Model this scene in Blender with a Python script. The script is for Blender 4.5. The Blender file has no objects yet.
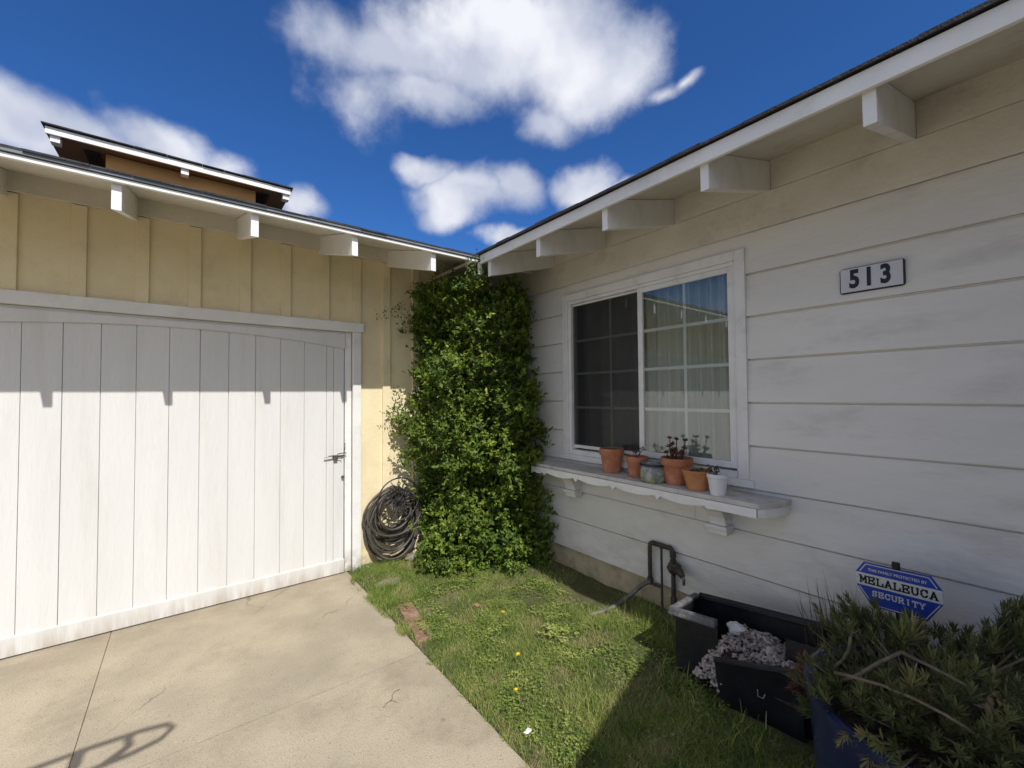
import bpy, bmesh, math, random
from mathutils import Vector, Matrix, noise as mnoise
random.seed(7)
C = bpy.context.scene.collection
SC = bpy.context.scene
R = math.radians
PI = math.pi

# ------------------------------------------------------------------ materials
def mat(name, col, rough=.6, var=.12, scale=6., bump=.0, bscale=60., dirt=None, dirt_amt=.0, dscale=3.,
        spec=.4, metal=0., stretch=(1, 1, 1), speck=0., coat=0., fine=.0):
    m = bpy.data.materials.new(name); m.use_nodes = True
    nt = m.node_tree; N = nt.nodes; L = nt.links
    b = N['Principled BSDF']
    b.inputs['Roughness'].default_value = rough
    b.inputs['Metallic'].default_value = metal
    b.inputs['Specular IOR Level'].default_value = spec
    b.inputs['Coat Weight'].default_value = coat
    tc = N.new('ShaderNodeTexCoord'); mp = N.new('ShaderNodeMapping'); mp.inputs['Scale'].default_value = stretch
    L.new(tc.outputs['Object'], mp.inputs['Vector'])
    def noise(sc, det=5, ro=.6):
        n = N.new('ShaderNodeTexNoise'); n.inputs['Scale'].default_value = sc; n.inputs['Detail'].default_value = det
        n.inputs['Roughness'].default_value = ro
        L.new(mp.outputs['Vector'], n.inputs['Vector']); return n.outputs['Fac']
    def mathn(op, a, bb=None, clamp=False):
        n = N.new('ShaderNodeMath'); n.operation = op; n.use_clamp = clamp
        for i, v in enumerate((a, bb)):
            if v is None: continue
            if isinstance(v, (int, float)): n.inputs[i].default_value = v
            else: L.new(v, n.inputs[i])
        return n.outputs[0]
    def ramp(f, lo, hi):
        n = N.new('ShaderNodeMapRange'); n.interpolation_type = 'SMOOTHSTEP'
        n.inputs['From Min'].default_value = lo; n.inputs['From Max'].default_value = hi
        L.new(f, n.inputs['Value']); return n.outputs['Result']
    def mix(f, a, bb):
        n = N.new('ShaderNodeMix'); n.data_type = 'RGBA'
        if isinstance(f, (int, float)): n.inputs[0].default_value = f
        else: L.new(f, n.inputs[0])
        for i, v in ((6, a), (7, bb)):
            if isinstance(v, tuple): n.inputs[i].default_value = (*v[:3], 1)
            else: L.new(v, n.inputs[i])
        return n.outputs[2]
    lo = tuple(c*(1-var) for c in col); hi = tuple(min(1, c*(1+var)) for c in col)
    c = mix(ramp(noise(scale), .3, .7), lo, hi)
    if fine: 
        c = mix(mathn('MULTIPLY', ramp(noise(bscale, 3), .35, .75), fine), c, tuple(x*.45 for x in col))
    if speck:
        c = mix(mathn('MULTIPLY', ramp(noise(bscale*2.2, 2), .56, .68), speck), c, tuple(x*.35 for x in col))
    if dirt and dirt_amt:
        d = mathn('MULTIPLY', ramp(noise(dscale, 7, .68), .5, .74), dirt_amt)
        c = mix(d, c, dirt)
    L.new(c, b.inputs['Base Color'])
    r = mathn('MULTIPLY_ADD', noise(scale*2.3), .2); r.node.inputs[2].default_value = rough-.1
    L.new(r, b.inputs['Roughness'])
    if bump:
        bp = N.new('ShaderNodeBump'); bp.inputs['Strength'].default_value = bump; bp.inputs['Distance'].default_value = .01
        L.new(mathn('ADD', noise(bscale, 4), mathn('MULTIPLY', noise(bscale*.25, 3), .8)), bp.inputs['Height'])
        L.new(bp.outputs['Normal'], b.inputs['Normal'])
    return m, N, L, b, c, mix, ramp, noise, mathn, tc, mp

def M1(*a, **k): return mat(*a, **k)[0]

def zgrime(name, col, splash, z0, z1, amt=.7, **k):
    """painted surface with splash dirt near the ground: a real stain with its own height and ragged edge"""
    m, N, L, b, c, mix, ramp, noise, mathn, tc, mp = mat(name, col, **k)
    g = N.new('ShaderNodeNewGeometry'); s = N.new('ShaderNodeSeparateXYZ'); L.new(g.outputs['Position'], s.inputs[0])
    h = N.new('ShaderNodeMapRange'); h.inputs['From Min'].default_value = z1; h.inputs['From Max'].default_value = z0
    L.new(s.outputs['Z'], h.inputs['Value'])
    f = mathn('MULTIPLY', mathn('MULTIPLY', h.outputs['Result'], ramp(noise(9, 8, .7), .35, .62)), amt, True)
    L.new(mix(f, c, splash), b.inputs['Base Color'])
    return m

MT = {}
WHITE = (.66, .65, .625)
MT['door'] = zgrime('door_paint', (.67, .665, .65), (.38, .32, .24), 0, .16, .8, rough=.5, var=.03, scale=5, bump=.25, bscale=45,
                    stretch=(1, 1, .12), dirt=(.50, .46, .39), dirt_amt=.28, dscale=7, speck=.05)
MT['trim'] = zgrime('trim_paint', (.76, .75, .725), (.30, .24, .17), 0, .22, .9, rough=.5, var=.05, scale=4, bump=.25, bscale=50,
                    dirt=(.42, .40, .36), dirt_amt=.3, dscale=6)
MT['yellow'] = zgrime('yellow_paint', (.77, .665, .43), (.34, .25, .15), 0, .30, .9, rough=.65, var=.05, scale=3, bump=.3, bscale=60,
                      dirt=(.55, .45, .28), dirt_amt=.4, dscale=4)
MT['shelfpaint'] = M1('weathered_shelf_paint', (.54, .52, .49), rough=.7, var=.1, scale=6, bump=.4, bscale=45, dirt=(.22, .19, .16), dirt_amt=.75, dscale=7)
MT['cream'] = M1('cream_soffit_paint', (.63, .60, .52), rough=.6, var=.05, scale=3, bump=.3, bscale=40, dirt=(.38, .33, .25), dirt_amt=.35, dscale=5)
MT['creambounce'] = M1('cream_eave_paint_bounce', (.63, .60, .525), rough=.65, var=.06, scale=3, bump=.35, bscale=40, dirt=(.33, .28, .20), dirt_amt=.4, dscale=4)  # cream paint with the warm bounce light under the eave mixed into its colour
MT['siding'] = zgrime('siding_paint', (.72, .70, .655), (.36, .33, .25), .15, .75, .45, rough=.55, var=.05, scale=2.2, bump=.3, bscale=38,
                      stretch=(1, .35, 1), dirt=(.46, .44, .40), dirt_amt=.5, dscale=5)
MT['winframe'] = M1('window_frame_paint', (.75, .74, .72), rough=.45, var=.05, scale=5, bump=.15, bscale=50, dirt=(.42, .39, .34), dirt_amt=.4, dscale=9)
MT['muntin'] = M1('muntin_paint', (.50, .52, .52), rough=.5, var=.05)
MT['fascia'] = M1('fascia_paint', (.80, .79, .77), rough=.5, var=.04, scale=4, bump=.2, bscale=50, dirt=(.45, .43, .4), dirt_amt=.25, dscale=8)
MT['drip'] = M1('drip_metal', (.16, .18, .21), rough=.5, var=.15, scale=6, spec=.5)
MT['shingle'] = M1('asphalt_shingle', (.045, .045, .05), rough=.9, var=.35, scale=12, bump=.6, bscale=120)
MT['concrete_found'] = M1('foundation_stucco', (.46, .385, .25), rough=.95, var=.3, scale=5, bump=.6, bscale=30, dirt=(.16, .13, .09), dirt_amt=.75, dscale=5)
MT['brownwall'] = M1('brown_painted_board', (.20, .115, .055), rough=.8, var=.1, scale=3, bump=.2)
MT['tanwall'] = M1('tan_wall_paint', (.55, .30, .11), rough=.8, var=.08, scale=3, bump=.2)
MT['dark'] = M1('dark_interior', (.03, .03, .03), rough=.9)
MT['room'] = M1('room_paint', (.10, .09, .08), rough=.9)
MT['iron'] = M1('wrought_iron', (.035, .032, .03), rough=.45, var=.3, scale=20, bump=.3, bscale=120, spec=.5)
MT['rust'] = M1('rusty_pipe', (.055, .045, .038), rough=.6, var=.4, scale=30, bump=.5, bscale=120, dirt=(.16, .08, .04), dirt_amt=.6, dscale=25)
MT['hose'] = M1('rubber_hose', (.075, .065, .055), rough=.5, var=.3, scale=12, spec=.5, dirt=(.19, .17, .14), dirt_amt=.4, dscale=14)
MT['greyhose'] = M1('grey_hose', (.13, .125, .11), rough=.5, var=.25, scale=14, dirt=(.25, .22, .17), dirt_amt=.5, dscale=14)
MT['latch'] = M1('latch_metal', (.20, .19, .17), rough=.4, var=.3, scale=40, metal=.7)
MT['terra'] = M1('terracotta', (.42, .165, .085), rough=.85, var=.18, scale=14, bump=.3, bscale=90, dirt=(.52, .36, .27), dirt_amt=.5, dscale=14)
MT['terra2'] = M1('terracotta_orange', (.47, .20, .085), rough=.85, var=.15, scale=14, bump=.3, bscale=90, dirt=(.40, .26, .17), dirt_amt=.5, dscale=16)
MT['soil'] = M1('soil', (.055, .038, .025), rough=1, var=.5, scale=40, bump=1, bscale=90)
MT['whitepot'] = M1('white_plastic', (.70, .71, .73), rough=.35, var=.03, dirt=(.5, .48, .42), dirt_amt=.2, dscale=20)
MT['blueglaze'] = M1('dark_blue_glaze', (.018, .026, .080), rough=.3, var=.35, scale=5, spec=.5, coat=.25, dirt=(.05, .06, .09), dirt_amt=.5, dscale=4)
MT['cobalt'] = M1('cobalt_glaze', (.01, .012, .05), rough=.2, coat=.5)
MT['tub'] = M1('black_plastic', (.010, .010, .013), rough=.45, var=.3, scale=8, bump=.2, bscale=50, spec=.4, dirt=(.04, .04, .04), dirt_amt=.5, dscale=7)
MT['tubrim_lit'] = M1('lit_black_plastic', (.10, .10, .11), rough=.5, var=.3, scale=20, bump=.3, bscale=90, dirt=(.30, .29, .29), dirt_amt=.7, dscale=14)  # paler copy of the tub plastic, light on the rim put into its colour
MT['stones'] = M1('pale_gravel', (.36, .31, .28), rough=.9, var=.5, scale=22, bump=.5, bscale=120)
MT['rock'] = M1('white_rock', (.62, .62, .63), rough=.9, var=.15, scale=20, bump=.6, bscale=90)
MT['stem'] = M1('pale_stem', (.15, .125, .08), rough=.8, var=.3, scale=25, bump=.5, bscale=100)
MT['wood'] = M1('shrub_bark', (.07, .05, .033), rough=.9, var=.3, scale=20, bump=.5)
MT['signblue'] = M1('sign_blue', (.02, .055, .34), rough=.35, var=.05, spec=.5)
MT['signwhite'] = M1('sign_white', (.62, .61, .57), rough=.4, var=.05, dirt=(.4, .38, .3), dirt_amt=.3, dscale=20)
MT['signblack'] = M1('sign_black', (.012, .012, .012), rough=.4)
MT['numblack'] = M1('number_black', (.012, .012, .014), rough=.4)
MT['numwhite'] = M1('number_plaque_white', (.60, .60, .62), rough=.35, var=.03)
MT['brick'] = M1('old_brick', (.27, .15, .11), rough=.95, var=.25, scale=20, bump=.8, bscale=60, dirt=(.40, .33, .26), dirt_amt=.6, dscale=12)
MT['stone'] = M1('field_stone', (.22, .20, .15), rough=.95, var=.2, scale=18, bump=.8, bscale=60)
MT['dryleaf'] = M1('dry_leaf', (.38, .24, .12), rough=.8, var=.2, scale=30)
MT['petal'] = M1('dandelion_yellow', (.80, .62, .02), rough=.7, var=.1)
MT['paper'] = M1('white_scrap', (.7, .7, .68), rough=.6)
MT['stucco'] = M1('beige_stucco', (.50, .45, .36), rough=.9, var=.06, scale=5, bump=.5, bscale=60)
MT['screenframe'] = M1('screen_frame', (.30, .31, .31), rough=.5)

def leafmat(name, stops, rough=.4, trans=.3, spec=.5):
    """leaf colour picked per leaf from a stored 0-1 value"""
    m = bpy.data.materials.new(name); m.use_nodes = True; nt = m.node_tree; N = nt.nodes; L = nt.links
    b = N['Principled BSDF']; out = N['Material Output']
    at = N.new('ShaderNodeAttribute'); at.attribute_name = 'tone'
    cr = N.new('ShaderNodeValToRGB'); el = cr.color_ramp.elements
    el[0].position, el[0].color = stops[0][0], (*stops[0][1], 1); el[1].position, el[1].color = stops[-1][0], (*stops[-1][1], 1)
    for p, c in stops[1:-1]:
        e = el.new(p); e.color = (*c, 1)
    L.new(at.outputs['Fac'], cr.inputs['Fac']); L.new(cr.outputs['Color'], b.inputs['Base Color'])
    b.inputs['Roughness'].default_value = rough; b.inputs['Specular IOR Level'].default_value = spec
    if trans:
        t = N.new('ShaderNodeBsdfTranslucent'); L.new(cr.outputs['Color'], t.inputs['Color'])
        mx = N.new('ShaderNodeMixShader'); mx.inputs[0].default_value = trans
        L.new(b.outputs[0], mx.inputs[1]); L.new(t.outputs[0], mx.inputs[2]); L.new(mx.outputs[0], out.inputs['Surface'])
    return m
MT['leaf'] = leafmat('glossy_green_leaf', [(0, (.026, .050, .012)), (.35, (.08, .14, .02)), (.7, (.19, .27, .035)), (1, (.40, .44, .07))], .45, .30, .35)
MT['grass'] = leafmat('grass_blade', [(0, (.08, .14, .025)), (.5, (.20, .29, .055)), (.8, (.34, .38, .10)), (.93, (.42, .37, .18)), (1, (.52, .44, .27))], .55, .3, .3)
MT['clover'] = leafmat('broad_weed_leaf', [(0, (.10, .17, .03)), (.6, (.25, .32, .07)), (1, (.40, .45, .13))], .5, .3, .4)
MT['succ'] = leafmat('narrow_olive_leaf', [(0, (.05, .065, .022)), (.5, (.13, .15, .05)), (.8, (.24, .235, .085)), (.9, (.30, .24, .11)), (1, (.27, .11, .07))], .5, .15, .4)
MT['redleaf'] = leafmat('dark_red_succulent_leaf', [(0, (.05, .05, .03)), (.5, (.16, .035, .04)), (1, (.24, .09, .08))], .4, .1, .5)
MT['greyleaf'] = leafmat('grey_green_leaf', [(0, (.08, .10, .08)), (1, (.16, .19, .14))], .6, .2, .3)
MT['dryblade'] = leafmat('dry_stalk', [(0, (.10, .09, .05)), (1, (.32, .26, .15))], .7, .2, .2)

# concrete
def concrete():
    m, N, L, b, c, mix, ramp, noise, mathn, tc, mp = mat('driveway_concrete', (.42, .36, .265), rough=.9, var=.17, scale=1.4, bump=.3, bscale=140,
        dirt=(.22, .18, .125), dirt_amt=.6, dscale=1.5, fine=.45)
    v = N.new('ShaderNodeTexVoronoi'); v.inputs['Scale'].default_value = 70; L.new(mp.outputs['Vector'], v.inputs['Vector'])
    s = ramp(v.outputs['Distance'], .12, .30)
    ns = ramp(noise(26, 3), .45, .6)
    f = mathn('MULTIPLY', mathn('SUBTRACT', 1., s), mathn('MULTIPLY', ns, .55))
    c2 = mix(f, c, (.13, .11, .085))
    vc = N.new('ShaderNodeTexVoronoi'); vc.feature = 'DISTANCE_TO_EDGE'; vc.inputs['Scale'].default_value = .55
    wn_ = N.new('ShaderNodeTexNoise'); wn_.inputs['Scale'].default_value = 5; wn_.inputs['Detail'].default_value = 6; L.new(mp.outputs['Vector'], wn_.inputs['Vector'])
    va = N.new('ShaderNodeVectorMath'); va.operation = 'MULTIPLY_ADD'; va.inputs[1].default_value = (.22, .22, 0); L.new(wn_.outputs['Color'], va.inputs[0]); L.new(mp.outputs['Vector'], va.inputs[2]); L.new(va.outputs[0], vc.inputs['Vector'])
    ck = mathn('MULTIPLY', mathn('SUBTRACT', 1., ramp(vc.outputs['Distance'], .0008, .0030)), mathn('MULTIPLY', ramp(noise(1.1, 3), .50, .60), .6))
    c2 = mix(ck, c2, (.10, .08, .06))
    sp_ = N.new('ShaderNodeTexVoronoi'); sp_.inputs['Scale'].default_value = 2.1; L.new(mp.outputs['Vector'], sp_.inputs['Vector'])
    dk_ = mathn('MULTIPLY', mathn('SUBTRACT', 1., ramp(sp_.outputs['Distance'], .015, .05)), mathn('MULTIPLY', ramp(noise(3, 3), .52, .6), .55))
    c2 = mix(dk_, c2, (.12, .10, .08))
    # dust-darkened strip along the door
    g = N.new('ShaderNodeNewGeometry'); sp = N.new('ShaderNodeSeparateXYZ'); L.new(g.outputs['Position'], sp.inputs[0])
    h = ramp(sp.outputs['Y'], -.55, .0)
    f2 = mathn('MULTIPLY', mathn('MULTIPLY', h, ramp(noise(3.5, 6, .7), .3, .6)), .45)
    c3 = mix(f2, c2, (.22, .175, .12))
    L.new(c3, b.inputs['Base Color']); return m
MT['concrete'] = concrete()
def lawnsoil():
    m, N, L, b, c, mix, ramp, noise, mathn, tc, mp = mat('lawn_soil', (.11, .09, .05), rough=1, var=.3, scale=7, bump=1, bscale=70)
    c2 = mix(ramp(noise(30, 5), .42, .6), c, (.08, .105, .03))
    c3 = mix(mathn('MULTIPLY', ramp(noise(2.6, 4), .55, .7), .8), c2, (.23, .18, .11))
    L.new(c3, b.inputs['Base Color']); return m
MT['lawnsoil'] = lawnsoil()
MT['ground'] = M1('far_ground', (.16, .15, .11), rough=1, var=.3, scale=.4)

def paintedpot():
    m, N, L, b, c, mix, ramp, noise, mathn, tc, mp = mat('painted_pot', (.20, .23, .22), rough=.35, var=.15, scale=20)
    v = N.new('ShaderNodeTexVoronoi'); v.inputs['Scale'].default_value = 17; L.new(tc.outputs['Object'], v.inputs['Vector'])
    c2 = mix(ramp(v.outputs['Distance'], .42, .28), c, (.30, .34, .13))
    c3 = mix(mathn('MULTIPLY', ramp(noise(24, 2), .56, .6), .8), c2, (.42, .42, .36))
    L.new(c3, b.inputs['Base Color']); return m
MT['painted'] = paintedpot()

def glass():
    m = bpy.data.materials.new('window_glass'); m.use_nodes = True; nt = m.node_tree; N = nt.nodes; L = nt.links
    N.remove(N['Principled BSDF']); out = N['Material Output']
    t = N.new('ShaderNodeBsdfTransparent'); t.inputs['Color'].default_value = (.93, .96, .94, 1)
    g = N.new('ShaderNodeBsdfGlossy'); g.inputs['Roughness'].default_value = .0; g.inputs['Color'].default_value = (1, 1, 1, 1)
    f = N.new('ShaderNodeFresnel'); f.inputs['IOR'].default_value = 2.05
    gg = N.new('ShaderNodeNewGeometry'); fm_ = N.new('ShaderNodeMath'); fm_.operation = 'SUBTRACT'; fm_.inputs[0].default_value = 1; L.new(gg.outputs['Backfacing'], fm_.inputs[1]); fq = N.new('ShaderNodeMath'); fq.operation = 'MULTIPLY'; L.new(fm_.outputs[0], fq.inputs[0]); L.new(f.outputs[0], fq.inputs[1])
    mx = N.new('ShaderNodeMixShader'); L.new(fq.outputs[0], mx.inputs[0]); L.new(t.outputs[0], mx.inputs[1]); L.new(g.outputs[0], mx.inputs[2])
    L.new(mx.outputs[0], out.inputs['Surface']); return m
MT['glass'] = glass()
def screen():
    m = bpy.data.materials.new('insect_screen'); m.use_nodes = True; nt = m.node_tree; N = nt.nodes; L = nt.links
    b = N['Principled BSDF']; out = N['Material Output']; b.inputs['Base Color'].default_value = (.03, .03, .03, 1); b.inputs['Roughness'].default_value = .7
    t = N.new('ShaderNodeBsdfTransparent'); mx = N.new('ShaderNodeMixShader'); mx.inputs[0].default_value = .42
    L.new(t.outputs[0], mx.inputs[1]); L.new(b.outputs[0], mx.inputs[2]); L.new(mx.outputs[0], out.inputs['Surface']); return m
MT['screen'] = screen()
MT['curtain'] = M1('curtain_cloth', (.36, .37, .33), rough=.9, var=.06, scale=3)
MT['curtain2'] = M1('curtain_cloth_grey', (.30, .29, .27), rough=.9, var=.2, scale=3)

# ------------------------------------------------------------------ mesh builder
class MB:
    def __init__(s): s.v = []; s.f = []; s.t = []; s.sm = False
    def add(s, vs, fs, tone=None):
        o = len(s.v); s.v.extend(vs); s.f.extend([tuple(i+o for i in f) for f in fs])
        if tone is not None: s.t.extend([tone]*len(vs))
    def box(s, x0, x1, y0, y1, z0, z1):
        if x0 > x1: x0, x1 = x1, x0
        if y0 > y1: y0, y1 = y1, y0
        if z0 > z1: z0, z1 = z1, z0
        s.add([(x0, y0, z0), (x1, y0, z0), (x1, y1, z0), (x0, y1, z0), (x0, y0, z1), (x1, y0, z1), (x1, y1, z1), (x0, y1, z1)],
              [(0, 3, 2, 1), (4, 5, 6, 7), (0, 1, 5, 4), (1, 2, 6, 5), (2, 3, 7, 6), (3, 0, 4, 7)]); return s
    def hexa(s, p):   # 8 points, bottom ring then top ring
        s.add([tuple(q) for q in p], [(0, 3, 2, 1), (4, 5, 6, 7), (0, 1, 5, 4), (1, 2, 6, 5), (2, 3, 7, 6), (3, 0, 4, 7)]); return s
    def prism(s, pts, d):   # polygon pts (3D list) extruded by vector d
        n = len(pts); d = Vector(d)
        a = [tuple(p) for p in pts]; b = [tuple(Vector(p)+d) for p in pts]
        s.add(a+b, [tuple(range(n-1, -1, -1)), tuple(range(n, 2*n))]+[(i, (i+1) % n, n+(i+1) % n, n+i) for i in range(n)]); return s
    def tube(s, pts, r, n=8, closed=False, cap=True):
        pts = [Vector(p) for p in pts]; k = len(pts)
        rs = r if isinstance(r, (list, tuple)) else [r]*k
        rings = []; up = None
        for i in range(k):
            if closed: t = pts[(i+1) % k]-pts[i-1]
            else: t = pts[min(i+1, k-1)]-pts[max(i-1, 0)]
            if t.length < 1e-9: t = Vector((0, 0, 1))
            t.normalize()
            if up is None:
                up = Vector((0, 0, 1)) if abs(t.z) < .9 else Vector((1, 0, 0))
            a = up-t*up.dot(t)
            if a.length < 1e-4: a = t.orthogonal()
            a.normalize(); up = a; b = t.cross(a)
            rings.append([tuple(pts[i]+(a*math.cos(2*PI*j/n)+b*math.sin(2*PI*j/n))*rs[i]) for j in range(n)])
        o = []; [o.extend(q) for q in rings]
        f = []
        for i in range(k if closed else k-1):
            a0 = i*n; b0 = ((i+1) % k)*n
            for j in range(n): f.append((a0+j, a0+(j+1) % n, b0+(j+1) % n, b0+j))
        if not closed and cap: f.append(tuple(range(n-1, -1, -1))); f.append(tuple((k-1)*n+j for j in range(n)))
        s.add(o, f); return s
    def lathe(s, prof, n=32, c=(0, 0, 0)):
        o = []
        for r, z in prof: o += [(c[0]+r*math.cos(2*PI*j/n), c[1]+r*math.sin(2*PI*j/n), c[2]+z) for j in range(n)]
        f = [(i*n+j, i*n+(j+1) % n, (i+1)*n+(j+1) % n, (i+1)*n+j) for i in range(len(prof)-1) for j in range(n)]
        f.append(tuple(range(n-1, -1, -1))); f.append(tuple((len(prof)-1)*n+j for j in range(n)))
        s.add(o, f); return s
    def blob(s, c, r, seed=0, amp=.25, sub=2, sq=(1, 1, 1)):
        bm = bmesh.new(); bmesh.ops.create_icosphere(bm, subdivisions=sub, radius=1)
        vs = []
        for v in bm.verts:
            k = 1+amp*mnoise.noise(v.co*1.6+Vector((seed*3.1, seed*1.7, 0)))*2
            vs.append((c[0]+v.co.x*r*k*sq[0], c[1]+v.co.y*r*k*sq[1], c[2]+v.co.z*r*k*sq[2]))
        s.add(vs, [tuple(v.index for v in f.verts) for f in bm.faces]); bm.free(); return s
    def leaf(s, p, d, nrm, L, W, tone, fold=.25, bend=0.):
        d = d.normalized(); side = d.cross(nrm)
        if side.length < 1e-4: side = d.orthogonal()
        side.normalize(); up = side.cross(d)
        m = p+d*L*.48-up*W*fold; t = p+d*L-up*bend*L
        s.add([tuple(p), tuple(p+d*L*.45+side*W*.5), tuple(t), tuple(p+d*L*.45-side*W*.5), tuple(m)],
              [(0, 1, 4), (1, 2, 4), (0, 4, 3), (4, 2, 3)], tone)
    def build(s, name, m, parent=None, smooth=False, bevel=0., recalc=True):
        me = bpy.data.meshes.new(name); me.from_pydata(s.v, [], s.f); me.update()
        if recalc:
            bm = bmesh.new(); bm.from_mesh(me); bmesh.ops.recalc_face_normals(bm, faces=bm.faces); bm.to_mesh(me); bm.free()
        if smooth:
            for p in me.polygons: p.use_smooth = True
        if s.t:
            a = me.attributes.new('tone', 'FLOAT', 'POINT'); a.data.foreach_set('value', s.t)
        o = bpy.data.objects.new(name, me); C.objects.link(o); me.materials.append(MT[m] if isinstance(m, str) else m)
        if parent is not None: o.parent = parent
        if bevel:
            b = o.modifiers.new('bevel', 'BEVEL'); b.width = bevel; b.segments = 2; b.limit_method = 'ANGLE'; b.angle_limit = R(50)
        return o
def smooth_by_angle(o, ang=40):
    me = o.data
    for p in me.polygons: p.use_smooth = True
    bm = bmesh.new(); bm.from_mesh(me)
    for e in bm.edges:
        if len(e.link_faces) == 2 and e.calc_face_angle(0) > R(ang): e.smooth = False
    bm.to_mesh(me); bm.free(); return o
def tag(o, label=None, cat=None, group=None, kind=None):
    if label: o['label'] = label
    if cat: o['category'] = cat
    if group: o['group'] = group
    if kind: o['kind'] = kind
    return o
def thing(name, loc, label, cat, group=None, rz=0):
    o = bpy.data.objects.new(name, None); C.objects.link(o); o.location = loc; o.rotation_euler = (0, 0, rz); o.empty_display_size = .1
    return tag(o, label, cat, group)
def text(name, body, size, loc, rot, m, parent, ext=.001, off=0., sx=1., space=1.):
    cu = bpy.data.curves.new(name, 'FONT'); cu.body = body; cu.size = size; cu.extrude = ext; cu.offset = off
    cu.align_x = 'CENTER'; cu.align_y = 'CENTER'; cu.space_character = space
    t = bpy.data.objects.new(name, cu); C.objects.link(t)
    dg = bpy.context.evaluated_depsgraph_get(); me = bpy.data.meshes.new_from_object(t.evaluated_get(dg))
    bpy.data.objects.remove(t); me.materials.clear(); me.materials.append(MT[m])
    o = bpy.data.objects.new(name, me); C.objects.link(o); o.parent = parent; o.location = loc; o.rotation_euler = rot; o.scale = (sx, 1, 1)
    return o

SL = .28   # roof pitch of both roofs
# ------------------------------------------------------------------ ground
g = MB(); g.box(-150, 150, -150, 150, -.30, -.06).build('ground', 'ground'); tag(g and C.objects['ground'], kind='structure')
d = MB()
jx, jy, e = -3.11, -1.49, .003
for x0, x1 in ((-8.5, jx-e), (jx+e, -1.57)):
    for y0, y1 in ((-3.9, jy-e), (jy+e, .06), (-9, -3.908)):
        d.box(x0, x1, y0, y1, -.12, 0)
d.box(-8.4, -1.58, -8.9, .05, -.11, -.007)
tag(d.build('driveway', 'concrete'), kind='structure')
# lawn soil with a slightly lumpy surface
def lz(x, y):
    return .004+.018*mnoise.noise(Vector((x*2.2, y*2.2, 0)))+.008*mnoise.noise(Vector((x*9, y*9, 3)))+.012*min(1, max(0, (x+1.55)*2))
l = MB(); nx, ny = 60, 180
for j in range(ny+1):
    for i in range(nx+1):
        x = -1.567+i*(1.60/nx); y = -5.2+j*(5.24/ny); l.v.append((x, y, lz(x, y)-(.03 if i == 0 else 0)))
l.f = [(j*(nx+1)+i, j*(nx+1)+i+1, (j+1)*(nx+1)+i+1, (j+1)*(nx+1)+i) for j in range(ny) for i in range(nx)]
tag(l.build('lawn', 'lawnsoil', smooth=True), kind='structure')

# ------------------------------------------------------------------ garage (left)
gar = thing('garage', (-2.8, 0, 0), 'pale yellow board and batten garage with wide white door', 'garage')
gar.location = (0, 0, 0)
w = MB()
DX0, DX1, DZ = -6.54, -1.535, 2.157      # opening
w.box(-7.2, DX0-.05, 0, .12, .03, 3.0).box(DX1, 0, 0, .12, .03, 3.0).box(DX0-.05, DX1, 0, .12, DZ, 3.0)
w.box(-7.2, -7.1, .12, 6, 0, 3.0).box(-.1, 0, .12, 6, .2, 3.2)
k = 0
bx = [-1.22, -1.50, -1.775, -2.08, -2.365, -2.685, -2.98, -3.295, -3.60, -3.9, -4.2, -4.5, -4.8, -5.1, -5.4, -5.7, -6.0, -6.3, -6.6, -6.9, -.92, -.62, -.32]
for x in bx:
    z0 = 2.236 if DX0-.2 < x < DX1+.1 else .03
    if abs(x+1.5) < .01: z0 = 2.236
    w.box(x-.037, x+.037, -.022, 0, z0, 2.84)
w.build('wall', 'yellow', gar, bevel=.003)
MB().box(DX1+.005, 0, .004, .12, -.1, .03).build('foundation', 'concrete_found', gar)
# frieze / blocking board
MB().box(-7.2, -.0, -.03, 0, 2.845, 3.0).build('frieze_board', 'cream', gar, bevel=.003)
# casing
f = MB(); f.box(DX1, -1.462, -.03, .02, .004, 2.152); f.box(DX0-.08, DX0, -.03, .02, .004, 2.152)
f.box(DX0-.15, -1.44, -.036, .02, 2.154, 2.236)
f.box(-1.592, DX1, .018, .10, .004, 2.152); f.box(DX0, DX0+.04, .018, .1, .004, 2.15); f.box(DX0+.04, -1.592, .02, .12, 2.13, 2.153)
f.build('door_frame', 'trim', gar, bevel=.003)
# door: planks, arched top rail, bottom rail
dd = thing('d', (0, 0, 0), None, None); C.objects.unlink(dd); bpy.data.objects.remove(dd)
dm = MB(); x = -1.748; edges = [-1.600, -1.689, -1.748]
while x > -6.50: x -= .1797; edges.append(max(x, -6.50))
for a, b in zip(edges[:-1], edges[1:]):
    jt = random.uniform(-.0015, .0015)
    dm.box(a-random.uniform(.0008, .002), b+random.uniform(.0008, .002), .024+jt, .05, .02, 2.12)
dm.box(-6.50, -1.598, .034, .06, .02, 2.12)
dm.build('garage_door', 'door', gar, bevel=.003)
door = [o for o in gar.children if o.name.startswith('garage_door')][0]
ar = MB(); n = 120; lo = []
for i in range(n+1):
    x = -6.50+i*(4.902/n); u = (x+2.80)/1.19 if x > -3.99 else (x+5.2)/1.21; lo.append((x, .004, 2.085-.085*u*u))
ar.prism(lo+[(-1.598, .004, 2.13), (-6.50, .004, 2.13)], (0, .018, 0))
ar.build('arched_rail', 'door', door)
MB().box(-6.50, -1.598, .006, .03, .008, .125).build('bottom_rail', 'door', door, bevel=.004)
h = MB(); h.tube([(-1.775, -.006, 1.04), (-1.74, -.012, 1.047), (-1.70, -.010, 1.05), (-1.69, .004, 1.048)], [.005, .006, .006, .005])
h.tube([(-1.668, .0, 1.03), (-1.665, -.012, 1.05), (-1.66, -.014, 1.062), (-1.62, -.012, 1.066), (-1.588, -.010, 1.066)], .005)
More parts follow.
